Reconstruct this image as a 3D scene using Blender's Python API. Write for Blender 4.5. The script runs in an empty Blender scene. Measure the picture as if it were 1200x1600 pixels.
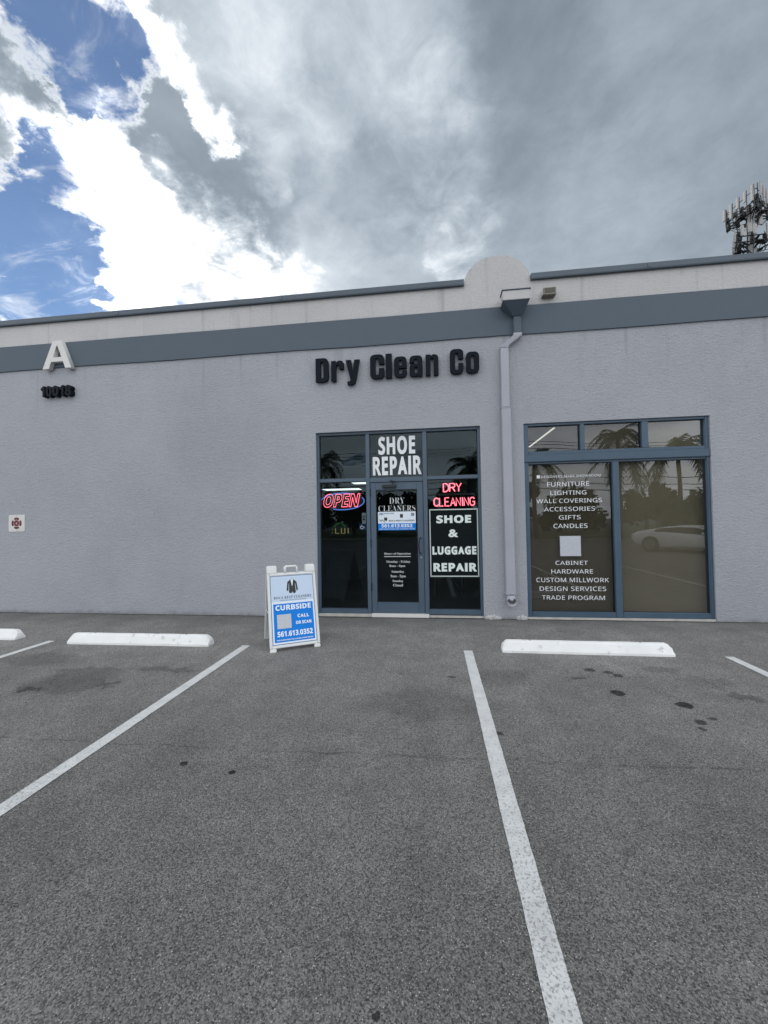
import bpy, bmesh, math, random
from mathutils import Vector, Matrix
random.seed(7)
PI = math.pi
scene = bpy.context.scene
C = scene.collection

# ------------------------------------------------------------------ camera
cd = bpy.data.cameras.new('camera')
cd.sensor_fit = 'VERTICAL'; cd.sensor_height = 24.0; cd.sensor_width = 18.0
cd.lens = 24.0 * 620.43 / 1600
cd.clip_start = 0.05; cd.clip_end = 3000
cam = bpy.data.objects.new('camera', cd); C.objects.link(cam)
cr = Vector((0.99213571, 0.12405711, -0.0166305)).normalized()
cf = Vector((-0.12366102, 0.99205696, 0.02304208)).normalized()
cu = cr.cross(cf).normalized()
cam.matrix_world = Matrix(((cr.x, cu.x, -cf.x, 0), (cr.y, cu.y, -cf.y, 0), (cr.z, cu.z, -cf.z, 1.566), (0, 0, 0, 1)))
scene.camera = cam

# ------------------------------------------------------------------ node helper
class NT:
    def __init__(s, tree): s.t = tree; s.n = tree.nodes; s.l = tree.links
    def new(s, typ, **kw):
        n = s.n.new(typ)
        for k, v in kw.items(): setattr(n, k, v)
        return n
    def put(s, sock, v):
        if isinstance(v, bpy.types.NodeSocket): s.l.new(v, sock)
        else:
            if hasattr(sock.default_value, '__len__') and len(sock.default_value) == 4 and len(v) == 3: v = (*v, 1)
            sock.default_value = v
    def m(s, op, a, b=0.0, c=None, clamp=False):
        n = s.new('ShaderNodeMath', operation=op, use_clamp=clamp)
        s.put(n.inputs[0], a); s.put(n.inputs[1], b)
        if c is not None: s.put(n.inputs[2], c)
        return n.outputs[0]
    def vm(s, op, a, b=(0, 0, 0), scale=None):
        n = s.new('ShaderNodeVectorMath', operation=op)
        s.put(n.inputs[0], a)
        if op != 'SCALE': s.put(n.inputs[1], b)
        if scale is not None: s.put(n.inputs['Scale'], scale)
        return n.outputs['Value'] if op in ('DOT_PRODUCT', 'LENGTH', 'DISTANCE') else n.outputs['Vector']
    def noise(s, vec, scale, detail=4, rough=.5, dist=0.0, color=False, lac=2.0):
        n = s.new('ShaderNodeTexNoise')
        s.put(n.inputs['Vector'], vec); s.put(n.inputs['Scale'], scale); s.put(n.inputs['Detail'], detail)
        s.put(n.inputs['Roughness'], rough); s.put(n.inputs['Distortion'], dist); s.put(n.inputs['Lacunarity'], lac)
        return n.outputs['Color' if color else 'Fac']
    def mr(s, v, a, b, c=0.0, d=1.0, smooth=False):
        n = s.new('ShaderNodeMapRange', interpolation_type='SMOOTHSTEP' if smooth else 'LINEAR')
        s.put(n.inputs['Value'], v)
        for i, x in zip(('From Min', 'From Max', 'To Min', 'To Max'), (a, b, c, d)): s.put(n.inputs[i], x)
        return n.outputs['Result']
    def mix(s, f, a, b, blend='MIX'):
        n = s.new('ShaderNodeMix', data_type='RGBA', blend_type=blend)
        s.put(n.inputs[0], f); s.put(n.inputs[6], a); s.put(n.inputs[7], b)
        return n.outputs[2]
    def grey(s, v):
        n = s.new('ShaderNodeCombineXYZ')
        for i in range(3): s.put(n.inputs[i], v)
        return n.outputs[0]
    def scl(s, vec, v):
        return s.vm('MULTIPLY', vec, v)

# ------------------------------------------------------------------ sky: Nishita air seen through gaps in procedural cloud
HOLES = [(-0.48, 0.477, 0.736, 0.017, 1), (-0.489, 0.495, 0.718, 0.027, 1), (-0.461, 0.513, 0.724, 0.029, 1), (-0.432, 0.537, 0.724, 0.024, 1), (-0.506, 0.524, 0.686, 0.026, 1), (-0.53, 0.541, 0.653, 0.015, 0.9), (-0.643, 0.539, 0.544, 0.023, 0.9), (-0.591, 0.553, 0.587, 0.02, 0.7), (-0.613, 0.568, 0.549, 0.029, 1), (-0.663, 0.561, 0.496, 0.034, 1), (-0.65, 0.594, 0.475, 0.032, 1), (-0.603, 0.603, 0.521, 0.023, 0.8), (-0.668, 0.608, 0.429, 0.049, 1), (-0.64, 0.63, 0.44, 0.03, 1), (-0.663, 0.634, 0.398, 0.026, 0.9), (-0.591, 0.632, 0.501, 0.023, 0.8), (-0.491, 0.74, 0.46, 0.025, 0.8), (-0.408, 0.554, 0.726, 0.013, 0.6)]
BRIGHT = [(-0.531, 0.635, 0.561, 0.064, 1), (-0.516, 0.681, 0.521, 0.087, 1), (-0.466, 0.725, 0.507, 0.079, 1), (-0.515, 0.602, 0.61, 0.046, 1), (-0.51, 0.57, 0.644, 0.022, 0.9), (-0.573, 0.686, 0.449, 0.069, 1), (-0.61, 0.675, 0.415, 0.038, 0.8), (-0.422, 0.72, 0.551, 0.051, 0.8), (-0.361, 0.786, 0.502, 0.065, 1), (-0.424, 0.757, 0.497, 0.067, 1), (-0.41, 0.513, 0.754, 0.019, 1.5), (-0.403, 0.533, 0.744, 0.018, 1.5), (-0.385, 0.56, 0.734, 0.019, 1.5), (-0.373, 0.588, 0.718, 0.019, 1.4), (-0.362, 0.542, 0.758, 0.016, 1.0), (-0.361, 0.618, 0.699, 0.017, 1.5), (-0.354, 0.641, 0.681, 0.018, 1.5), (-0.325, 0.659, 0.678, 0.016, 1.1), (-0.55, 0.463, 0.695, 0.025, 0.9), (-0.474, 0.535, 0.699, 0.012, 0.9), (-0.516, 0.529, 0.674, 0.015, 0.9), (-0.519, 0.543, 0.66, 0.016, 0.8), (-0.426, 0.543, 0.724, 0.008, 0.7), (-0.554, 0.459, 0.695, 0.03, 1), (-0.551, 0.482, 0.682, 0.021, 0.7), (-0.601, 0.489, 0.633, 0.027, 0.9), (-0.619, 0.509, 0.598, 0.017, 0.7), (-0.599, 0.535, 0.596, 0.019, 0.5), (-0.561, 0.552, 0.617, 0.023, 0.7), (-0.713, 0.58, 0.395, 0.021, 1), (-0.715, 0.594, 0.369, 0.024, 0.9), (-0.577, 0.591, 0.564, 0.018, 0.7), (-0.322, 0.654, 0.684, 0.019, 0.5), (-0.0, 0.659, 0.752, 0.025, 0.6), (0.04, 0.769, 0.638, 0.035, 0.35), (0.047, 0.804, 0.593, 0.042, 0.5), (0.067, 0.826, 0.56, 0.032, 0.5), (-0.603, 0.645, 0.469, 0.021, 0.7), (-0.233, 0.822, 0.519, 0.076, 0.35), (-0.303, 0.691, 0.657, 0.017, 0.4)]
DARK = [(-0.441, 0.562, 0.699, 0.031, 1.0), (-0.433, 0.596, 0.676, 0.038, 1.2), (-0.422, 0.639, 0.643, 0.042, 1.2), (-0.401, 0.684, 0.609, 0.052, 1.2), (-0.406, 0.727, 0.554, 0.046, 1.0), (-0.348, 0.73, 0.588, 0.063, 1.0), (-0.301, 0.713, 0.633, 0.072, 0.6), (-0.545, 0.515, 0.662, 0.03, 0.9), (-0.555, 0.494, 0.669, 0.019, 0.6), (-0.58, 0.527, 0.621, 0.018, 0.5), (-0.545, 0.536, 0.645, 0.019, 0.5), (-0.18, 0.688, 0.703, 0.091, 0.5), (-0.057, 0.744, 0.666, 0.067, 1.0), (-0.088, 0.785, 0.614, 0.072, 0.6), (0.144, 0.67, 0.728, 0.092, 0.7), (0.186, 0.633, 0.752, 0.076, 0.4), (0.303, 0.694, 0.653, 0.171, 0.3), (-0.147, 0.815, 0.561, 0.062, 0.3), (0.376, 0.749, 0.546, 0.225, 0.2)]
LIGHT = [(-0.108, 0.626, 0.772, 0.11, 0.7), (-0.228, 0.625, 0.747, 0.07, 0.5), (0.001, 0.658, 0.753, 0.027, 1.2), (-0.008, 0.633, 0.774, 0.065, 0.6), (0.039, 0.708, 0.705, 0.064, 0.5), (0.04, 0.788, 0.615, 0.054, 0.8), (0.051, 0.812, 0.582, 0.032, 1.3), (0.086, 0.824, 0.56, 0.036, 0.8), (-0.298, 0.692, 0.657, 0.031, 1.0), (-0.309, 0.717, 0.625, 0.02, 0.8), (-0.264, 0.583, 0.768, 0.054, 0.5), (-0.306, 0.562, 0.769, 0.036, 0.6), (-0.037, 0.796, 0.604, 0.061, 0.4), (0.32, 0.622, 0.715, 0.123, 0.3), (0.284, 0.798, 0.532, 0.123, 0.3), (-0.577, 0.487, 0.655, 0.033, 0.6), (-0.203, 0.817, 0.54, 0.075, 0.7), (-0.243, 0.73, 0.639, 0.053, 0.4), (-0.253, 0.659, 0.708, 0.055, 0.4)]

SUN_DIR = Vector((-0.474, 0.677, 0.563)).normalized()
world = bpy.data.worlds.new('World'); scene.world = world; world.use_nodes = True
w = NT(world.node_tree); w.n.clear()
wo = w.new('ShaderNodeOutputWorld')
sky = w.new('ShaderNodeTexSky', sky_type='NISHITA')
sky.sun_disc = False
sky.sun_elevation = math.asin(SUN_DIR.z)
sky.sun_rotation = math.atan2(SUN_DIR.x, SUN_DIR.y)
sky.air_density = 1.0; sky.dust_density = 0.0; sky.ozone_density = 5.0
bg_sky = w.new('ShaderNodeBackground'); w.put(bg_sky.inputs['Strength'], 0.070)
w.l.new(sky.outputs[0], bg_sky.inputs['Color'])
D = w.new('ShaderNodeTexCoord').outputs['Generated']
sp = w.new('ShaderNodeSeparateXYZ'); w.put(sp.inputs[0], D)
zz = w.m('ADD', w.m('MAXIMUM', sp.outputs[2], 0.0), 0.22)
pl = w.vm('DIVIDE', D, w.grey(zz))
n_big = w.noise(pl, 1.1, 6, .55, .4)
n_mid = w.noise(pl, 3.2, 8, .58, .3)
n_fine = w.noise(pl, 10.0, 10, .66, .5)
warp1 = w.vm('SCALE', w.vm('SUBTRACT', w.noise(pl, 3.5, 3, .55, color=True), (.5, .5, .5)), scale=.17)
warp2 = w.vm('SCALE', w.vm('SUBTRACT', w.noise(pl, 11.0, 6, .62, color=True), (.5, .5, .5)), scale=.14)
DW = w.vm('NORMALIZE', w.vm('ADD', w.vm('ADD', D, warp1), warp2))
def field(blobs, inner=.15, outer=1.75):
    tot = None
    for (x, y, z, a, wt) in blobs:
        d = w.vm('DOT_PRODUCT', DW, (x, y, z))
        v = w.mr(d, math.cos(a * outer * 1.25), math.cos(a * inner), 0.0, wt, smooth=True)
        tot = v if tot is None else w.m('ADD', tot, v)
    return tot
H = w.m('MULTIPLY', field(HOLES, .05, 2.1), .68)
K = w.m('MINIMUM', field(DARK, .1, 1.6), 1.3)
B = w.m('MAXIMUM', w.m('SUBTRACT', w.m('MULTIPLY', field(BRIGHT, .05, 2.2), .50), w.m('MULTIPLY', K, .75)), 0.0)
# away from the view the cover goes on broken in the same way
gapn = w.mr(n_mid, .60, .68, 0.0, 1.0, smooth=True)
side = w.mr(sp.outputs[1], .30, -.1, 0.0, .8, smooth=True)
H2 = w.m('ADD', w.m('MULTIPLY', H, 1.0), w.m('MULTIPLY', gapn, side))
hf = w.m('ADD', H2, w.m('MULTIPLY', w.m('SUBTRACT', n_fine, .5), w.m('MULTIPLY', w.m('MINIMUM', w.m('MULTIPLY', H2, 2.5), 1.0), 2.2)))
gap = w.mr(hf, .34, 1.0, 0.0, 1.0, smooth=True)
wisp = w.mr(w.noise(w.vm('MULTIPLY', pl, (1.0, 2.2, 1.0)), 4.5, 8, .62, 1.2), .48, .72, 1.0, .62, True)
gap = w.m('MULTIPLY', gap, w.m('MULTIPLY', wisp, .95))
# brightness of the cloud
nz = w.m('ADD', w.m('MULTIPLY', w.m('SUBTRACT', n_fine, .5), 1.7), w.m('MULTIPLY', w.m('SUBTRACT', n_mid, .5), .9))
bf = w.m('ADD', B, w.m('MULTIPLY', nz, w.m('MINIMUM', w.m('MULTIPLY', B, 1.6), 1.0)))
glow = w.mr(bf, .0, 1.7, 0.0, 1.0, smooth=True)
glow2 = w.mr(w.m('ADD', w.m('MULTIPLY', B, .62), w.m('MULTIPLY', nz, 1.15)), .40, 1.55, 0.0, 1.0, smooth=True)
rim = w.m('MULTIPLY', w.mr(hf, .05, .55, 0.0, 1.0, smooth=True), .38)
texB = w.m('ADD', 1.0, w.m('ADD', w.m('MULTIPLY', w.m('SUBTRACT', n_mid, .5), 3.4), w.m('MULTIPLY', w.m('SUBTRACT', n_fine, .5), 2.8)))
sunp = w.mr(w.vm('DOT_PRODUCT', D, tuple(SUN_DIR)), .80, 1.0, 0.0, .12, smooth=True)
back = w.mr(sp.outputs[1], .55, -.35, 0.0, 1.0, smooth=True)
basel = w.m('ADD', w.m('ADD', .270, sunp), w.m('MULTIPLY', back, .74))
tex = w.m('ADD', w.m('MULTIPLY', w.m('SUBTRACT', n_big, .5), .42), w.m('MULTIPLY', w.m('SUBTRACT', n_mid, .5), .30))
tex = w.m('ADD', tex, w.m('MULTIPLY', w.m('SUBTRACT', n_fine, .5), .10))
basel = w.m('MULTIPLY', basel, w.m('ADD', w.mr(sp.outputs[2], .25, .60, 1.16, 1.0), w.m('MULTIPLY', tex, 2.6)))
basel = w.m('MULTIPLY', basel, w.m('SUBTRACT', 1.0, w.m('MULTIPLY', K, .24)))
LT = w.m('MINIMUM', field(LIGHT, .0, 1.7), 1.5)
basel = w.m('ADD', basel, w.m('MULTIPLY', w.m('MULTIPLY', LT, .085), w.m('MAXIMUM', texB, 0.0)))
lum = w.m('ADD', basel, w.m('MULTIPLY', w.m('MULTIPLY', glow, .42), texB))
lum = w.m('ADD', lum, w.m('MULTIPLY', w.m('MULTIPLY', glow2, .50), texB))
lum = w.m('ADD', lum, w.m('MULTIPLY', rim, w.m('SUBTRACT', 1.0, w.m('MULTIPLY', glow, .6))))
tint = w.mix(w.mr(lum, .22, .75, 0.0, 1.0), (.83, 1.0, 1.17), (.97, 1.0, 1.035))
ccol = w.vm('MULTIPLY', tint, w.grey(lum))
bg_c = w.new('ShaderNodeBackground'); w.put(bg_c.inputs['Strength'], 1.0); w.l.new(ccol, bg_c.inputs['Color'])
mx = w.new('ShaderNodeMixShader')
w.put(mx.inputs[0], gap); w.l.new(bg_c.outputs[0], mx.inputs[1]); w.l.new(bg_sky.outputs[0], mx.inputs[2])
w.l.new(mx.outputs[0], wo.inputs['Surface'])
world.cycles.sampling_method = 'MANUAL'; world.cycles.sample_map_resolution = 512

# ------------------------------------------------------------------ sun behind the cloud, exposure
sl = bpy.data.lights.new('sun', 'SUN'); sl.energy = 0.9; sl.angle = math.radians(14); sl.color = (1, .96, .9)
so = bpy.data.objects.new('sun', sl); C.objects.link(so)
so.rotation_euler = SUN_DIR.to_track_quat('Z', 'Y').to_euler(); so.location = SUN_DIR * 60
vs = scene.view_settings
vs.view_transform = 'Standard'; vs.look = 'None'; vs.exposure = 0.48; vs.gamma = 1.0; vs.use_curve_mapping = False
scene.render.engine = 'CYCLES'
scene.cycles.max_bounces = 8; scene.cycles.transparent_max_bounces = 12

# ------------------------------------------------------------------ materials
def mat(name, color=(.5, .5, .5), rough=.6, metal=0.0, spec=.5, emit=None, estr=1.0):
    m = bpy.data.materials.new(name); m.use_nodes = True
    b = m.node_tree.nodes['Principled BSDF']
    b.inputs['Base Color'].default_value = (*color, 1); b.inputs['Roughness'].default_value = rough
    b.inputs['Metallic'].default_value = metal; b.inputs['Specular IOR Level'].default_value = spec
    if emit: b.inputs['Emission Color'].default_value = (*emit, 1); b.inputs['Emission Strength'].default_value = estr
    return m
def wpos(t): return t.new('ShaderNodeNewGeometry').outputs['Position']
def worn(name, color, rough=.5, var=.12, scale=3.0, fine=60.0, bump=.0, metal=0.0, spec=.5, dirt=(.12, .11, .1), dirt_amt=.25):
    """paint or metal with soft tonal variation, grime patches and fine relief"""
    m = mat(name, color, rough, metal, spec); t = NT(m.node_tree); b = t.n['Principled BSDF']
    p = wpos(t)
    n1 = t.noise(p, scale, 6, .6); n2 = t.noise(p, fine, 3, .6)
    c = t.mix(t.mr(n1, .3, .7), tuple(x * (1 - var) for x in color), tuple(min(1, x * (1 + var)) for x in color))
    d = t.m('MULTIPLY', t.mr(t.noise(p, scale * 2.3, 8, .7), .56, .72, 0, 1, True), dirt_amt)
    c = t.mix(d, c, dirt)
    t.put(b.inputs['Base Color'], c)
    t.put(b.inputs['Roughness'], t.mr(n1, .3, .7, rough * .85, min(1, rough * 1.15)))
    if bump:
        bp = t.new('ShaderNodeBump'); t.put(bp.inputs['Strength'], bump); t.put(bp.inputs['Distance'], .004); t.put(bp.inputs['Height'], n2)
        t.l.new(bp.outputs[0], b.inputs['Normal'])
    return m
def stucco(name, color, amt=1.0):
    m = mat(name, color, .9, spec=.25); t = NT(m.node_tree); b = t.n['Principled BSDF']; p = wpos(t)
    big = t.noise(p, .55, 5, .6); mid = t.noise(t.scl(p, (1, 1, .25)), 2.2, 6, .65)
    c = t.mix(t.mr(big, .3, .7), tuple(x * .93 for x in color), tuple(x * 1.06 for x in color))
    c = t.mix(t.m('MULTIPLY', t.mr(mid, .55, .75, 0, 1, True), .16), c, tuple(x * .72 for x in color))
    fine = t.noise(p, 55, 5, .65)
    c = t.mix(t.mr(fine, .3, .7), t.vm('SCALE', c, scale=.90), t.vm('SCALE', c, scale=1.07))
    st_n = t.noise(t.scl(p, (7, 7, .35)), 1.0, 5, .6)
    s3 = t.new('ShaderNodeSeparateXYZ'); t.put(s3.inputs[0], p)
    drip = t.m('MULTIPLY', t.mr(st_n, .56, .72, 0, 1, True), t.mr(t.m('ADD', s3.outputs[2], t.m('MULTIPLY', t.noise(p, 2, 3, .6), .9)), 3.9, 4.9, 0, .30))
    c = t.mix(drip, c, (.16, .165, .18))
    # splash-back grime along the foot of the wall
    s2 = t.new('ShaderNodeSeparateXYZ'); t.put(s2.inputs[0], p)
    foot = t.mr(t.m('ADD', s2.outputs[2], t.m('MULTIPLY', t.m('SUBTRACT', t.noise(p, 6, 6, .7), .5), .22)), .075, -.03, 0, .5, True)
    c = t.mix(foot, c, (.13, .125, .125))
    t.put(b.inputs['Base Color'], c)
    # trowelled waves running roughly level, plus grit and scattered raised dabs
    tw = t.noise(t.scl(p, (1, 1, 2.6)), 13, 4, .55, .9)
    dab = t.mr(t.noise(t.scl(p, (1, 1, 1.9)), 26, 3, .5, .6), .52, .66, 0, 1, True)
    grit = t.noise(p, 130, 3, .6)
    h = t.m('ADD', t.m('MULTIPLY', tw, 1.0), t.m('ADD', t.m('MULTIPLY', dab, .30), t.m('MULTIPLY', grit, .16)))
    bp = t.new('ShaderNodeBump'); t.put(bp.inputs['Strength'], .62 * amt); t.put(bp.inputs['Distance'], .014); t.put(bp.inputs['Height'], h)
    t.l.new(bp.outputs[0], b.inputs['Normal'])
    return m
def glass(name, tint, boost=1.7, rough=0.0, gcol=(.95, .97, 1.0)):
    m = bpy.data.materials.new(name); m.use_nodes = True; t = NT(m.node_tree); t.n.clear()
    o = t.new('ShaderNodeOutputMaterial'); mxs = t.new('ShaderNodeMixShader')
    tr = t.new('ShaderNodeBsdfTransparent'); t.put(tr.inputs[0], tint)
    gl = t.new('ShaderNodeBsdfGlossy'); t.put(gl.inputs['Roughness'], rough); t.put(gl.inputs['Color'], gcol)
    fr = t.new('ShaderNodeFresnel'); t.put(fr.inputs['IOR'], 1.5)
    # very slight waviness of the float glass
    bp = t.new('ShaderNodeBump'); t.put(bp.inputs['Strength'], .05); t.put(bp.inputs['Distance'], .02)
    t.put(bp.inputs['Height'], t.noise(wpos(t), 1.6, 1, .4)); t.l.new(bp.outputs[0], gl.inputs['Normal'])
    t.l.new(t.m('MULTIPLY', fr.outputs[0], boost, clamp=True), mxs.inputs[0])
    t.l.new(tr.outputs[0], mxs.inputs[1]); t.l.new(gl.outputs[0], mxs.inputs[2]); t.l.new(mxs.outputs[0], o.inputs[0])
    return m
def emis(name, color, s, base=(.02, .02, .02)):
    return mat(name, base, .4, emit=color, estr=s)

M = {}
M['wall'] = stucco('lilac_grey_stucco', (.368, .384, .424))
M['parapet'] = stucco('pale_parapet_stucco', (.52, .515, .52), .6)
M['band'] = worn('slate_blue_band_paint', (.086, .114, .145), .75, .10, 1.3, 70, .5, dirt=(.1, .13, .17), dirt_amt=.35)
M['coping'] = worn('slate_coping_metal', (.090, .118, .150), .45, .10, 1.2, 40, .15, spec=.4)
M['frame'] = worn('slate_frame_paint', (.070, .108, .155), .45, .08, 2.5, 120, .12, dirt=(.09, .11, .14), dirt_amt=.3)
M['framedk'] = worn('showroom_frame_paint', (.058, .100, .150), .45, .08, 2.5, 120, .12, dirt=(.09, .11, .14), dirt_amt=.3)
M['pipe'] = worn('painted_pipe', (.36, .370, .425), .5, .06, 2.0, 60, .1, dirt=(.2, .2, .22), dirt_amt=.3)
M['head_pale'] = worn('painted_head_pale', (.47, .465, .47), .55, .06, 4, 60, .1)
M['head_blue'] = worn('painted_head_blue', (.070, .098, .130), .55, .06, 4, 60, .1)
M['white_concrete'] = worn('white_painted_concrete', (.82, .83, .83), .75, .05, 4, 90, .8, dirt=(.30, .31, .33), dirt_amt=.6)
M['plastic'] = worn('white_plastic', (.72, .74, .74), .45, .04, 5, 60, .1, dirt=(.45, .46, .45), dirt_amt=.3)
M['navy'] = worn('navy_letter_paint', (.005, .009, .016), .6, .15, 6, 60, .1, spec=.12, dirt=(.02, .024, .03), dirt_amt=.15)
M['navy_light'] = worn('navy_number_paint', (.006, .009, .014), .6, .15, 6, 60, .1, spec=.12, dirt_amt=.0)
M['letter_white'] = worn('white_letter_paint', (.66, .655, .64), .6, .06, 4, 60, .2, dirt=(.4, .4, .38))
M['vinyl'] = mat('white_vinyl', (.80, .83, .86), .5)
M['vinyl_thin'] = mat('thin_white_vinyl', (.62, .65, .66), .5)
M['vinyl_panel'] = mat('panel_white_vinyl', (.74, .82, .80), .5)
M['panel_black'] = mat('black_sign_panel', (.004, .008, .010), .6, spec=.12)
M['panel_edge'] = mat('pale_panel_edge', (.52, .60, .57), .5)
M['black'] = mat('black_fitting', (.012, .014, .018), .4)
M['steel'] = mat('brushed_steel', (.45, .46, .47), .3, 1.0)
M['thresh'] = worn('concrete_threshold', (.52, .50, .47), .85, .15, 8, 90, .5)
M['sheet'] = mat('pale_blue_print', (.52, .64, .80), .45)
M['sheet_white'] = mat('white_print', (.75, .82, .90), .45)
M['blue'] = mat('bright_blue_print', (.003, .205, .70), .5, spec=.2)
M['blue_edge'] = mat('mid_blue_print', (.04, .13, .33), .45)
M['ink'] = mat('black_ink', (.014, .015, .014), .5)
M['ink_grey'] = mat('grey_ink', (.22, .27, .34), .5)
M['red_ink'] = mat('dark_red_print', (.13, .008, .014), .45)
M['red_pink'] = mat('faded_pink_print', (.55, .28, .32), .45)
M['tan'] = worn('tan_fixture_paint', (.20, .185, .15), .6, .1, 8, 60, .1)
M['tan_dark'] = mat('dark_lens', (.05, .045, .035), .25)
M['glass_store'] = glass('tinted_storefront_glass', (.58, .66, .68), .92, gcol=(.72, .92, 1.0))
M['glass_show'] = glass('bronze_showroom_glass', (.62, .605, .56), 1.9)
M['blind'] = worn('olive_brown_blind', (.29, .275, .225), .9, .06, 2, 200, .1)
M['dark_room'] = mat('dark_interior_paint', (.035, .042, .045), .9)
M['dark_floor'] = mat('dark_interior_floor', (.03, .03, .032), .7)
M['show_room'] = mat('showroom_interior_paint', (.16, .20, .24), .9)
M['counter'] = mat('counter_laminate', (.05, .055, .06), .5)
M['lamp'] = emis('fluorescent_lens', (.95, 1.0, .96), 1.5, (.6, .6, .6))
M['pale_grey'] = worn('pale_grey_print', (.50, .53, .58), .5, .1, 60, 120)
M['lamp_dim'] = emis('thin_strip_lens', (.95, 1.0, .96), .75, (.5, .5, .5))
M['crack'] = mat('dark_crack', (.14, .14, .16), .95)
M['neon_red'] = emis('neon_red_tube', (1.0, .055, .10), 2.2)
M['neon_core'] = emis('neon_pink_core', (1.0, .34, .40), 2.0)
M['neon_blue'] = emis('neon_blue_tube', (.10, .24, .75), .9)
M['neon_amber'] = emis('amber_tube', (.55, .42, .16), .35)
M['neon_green'] = emis('green_tube', (.04, .25, .06), .22)
M['wirem'] = mat('black_cable', (.01, .01, .01), .6)

# asphalt: aggregate speckle, patchy binder, oil drips, a cold joint and scuffs
def asphalt():
    m = mat('weathered_asphalt', (.09, .09, .095), .85, spec=.3); t = NT(m.node_tree); b = t.n['Principled BSDF']; p = wpos(t)
    base = t.mix(t.mr(t.noise(p, .7, 6, .62), .3, .7), (.140, .138, .134), (.178, .175, .169))
    base = t.mix(t.mr(t.noise(p, 3.1, 7, .66), .32, .68), t.vm('SCALE', base, scale=.84), t.vm('SCALE', base, scale=1.13))
    lane = t.noise(t.scl(p, (1.5, .22, 1)), 1.0, 5, .6)      # years of tyres along the bays
    base = t.mix(t.mr(lane, .35, .65), t.vm('SCALE', base, scale=.90), t.vm('SCALE', base, scale=1.08))
    # stones of different grey
    v = t.new('ShaderNodeTexVoronoi', feature='F1'); t.put(v.inputs['Vector'], p); t.put(v.inputs['Scale'], 185.0)
    vs_ = t.new('ShaderNodeSeparateColor'); t.l.new(v.outputs['Color'], vs_.inputs[0])
    stone = t.mr(vs_.outputs[0], 0, 1, .42, 1.62)
    base = t.vm('MULTIPLY', base, t.grey(stone))
    grit = t.mr(t.noise(p, 420, 3, .7), .3, .7, .68, 1.34)
    base = t.vm('MULTIPLY', base, t.grey(grit))
    bright = t.m('MULTIPLY', t.mr(vs_.outputs[1], .958, .975), t.mr(v.outputs['Distance'], .55, .25, 0, 1))
    base = t.mix(t.m('MULTIPLY', bright, .85), base, (.62, .62, .60))
    pit = t.m('MULTIPLY', t.mr(vs_.outputs[2], .90, .95), .65)
    base = t.mix(pit, base, (.022, .023, .025))
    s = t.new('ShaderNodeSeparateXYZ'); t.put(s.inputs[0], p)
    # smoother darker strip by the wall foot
    base = t.vm('MULTIPLY', base, t.grey(t.mr(s.outputs[1], 1.4, 4.8, .90, 1.30)))  # far asphalt paler: less traffic wear, plus grazing reflection put into the colour
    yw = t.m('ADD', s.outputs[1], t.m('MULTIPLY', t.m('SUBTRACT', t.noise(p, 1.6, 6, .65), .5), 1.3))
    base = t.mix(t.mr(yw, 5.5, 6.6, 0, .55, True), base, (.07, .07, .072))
    # stains
    wp = t.vm('ADD', p, t.vm('SCALE', t.vm('SUBTRACT', t.noise(p, 14, 5, .65, color=True), (.5, .5, .5)), scale=.075))
    wp2 = t.vm('ADD', p, t.vm('SCALE', t.vm('SUBTRACT', t.noise(p, 5, 6, .65, color=True), (.5, .5, .5)), scale=.5))
    def stain(x, y, rx, ry, amt, src=None):
        q = t.vm('MULTIPLY', t.vm('SUBTRACT', wp2 if rx > .12 else wp, (x, y, 0)), (1 / rx, 1 / ry, 0))
        return t.m('MULTIPLY', t.mr(t.vm('LENGTH', q), 1.0, .55 if rx > .12 else .8, 0, 1, True), amt)
    st = None
    for a in [(1.596, 3.80, .068, .066, .95), (2.034, 3.605, .072, .062, .95), (1.56, 4.35, .06, .05, .8), (1.72, 4.30, .05, .04, .8), (1.78, 4.22, .05, .045, .8),
              (1.36, 4.12, .06, .03, .6), (1.42, 4.12, .03, .03, .6), (2.28, 4.40, .25, .13, .35), (2.62, 3.80, .14, .08, .45), (1.98, 3.32, .05, .04, .8), (2.10, 3.38, .04, .03, .7), (1.93, 3.22, .03, .03, .8),
              (.87, 2.02, .03, .025, .35), (-1.652, 2.454, .032, .026, .95), (-1.29, 2.40, .028, .022, .95), (-.207, 1.282, .017, .017, .85), (.15, 4.05, .05, .03, .7), (.45, 3.02, .03, .03, .7),
              (-3.65, 3.62, .55, .40, .42), (-3.90, 3.42, .16, .08, .75), (-3.35, 3.60, .30, .10, .55), (-3.70, 3.90, .5, .16, .35), (-2.90, 4.0, .5, .09, .35), (-.1, 3.45, .7, .35, .22),
              (.62, 4.10, .35, .28, .30), (-4.6, 4.2, .6, .25, .3), (1.75, 4.0, .8, .3, .16), (.35, 2.32, .03, .03, .8), (2.5, 4.1, .35, .12, .3)]:
        e = stain(*a); st = e if st is None else t.m('MAXIMUM', st, e)
    st = t.m('MULTIPLY', st, t.mr(t.noise(p, 22, 5, .7), .25, .55, .6, 1))
    base = t.mix(st, base, (.010, .010, .011))
    # cold joint running along the bays
    jw = t.m('ADD', t.m('SUBTRACT', s.outputs[1], t.m('MULTIPLY', s.outputs[0], .02)), t.m('MULTIPLY', t.m('SUBTRACT', t.noise(p, 2.4, 8, .75), .5), .22))
    jd = t.m('ABSOLUTE', t.m('SUBTRACT', jw, 2.68))
    joint = t.m('MULTIPLY', t.mr(jd, .016, .003, 0, 1, True), t.mr(t.noise(p, 5, 5, .7), .40, .62, 0.05, .5))
    base = t.mix(joint, base, (.02, .02, .021))
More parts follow.
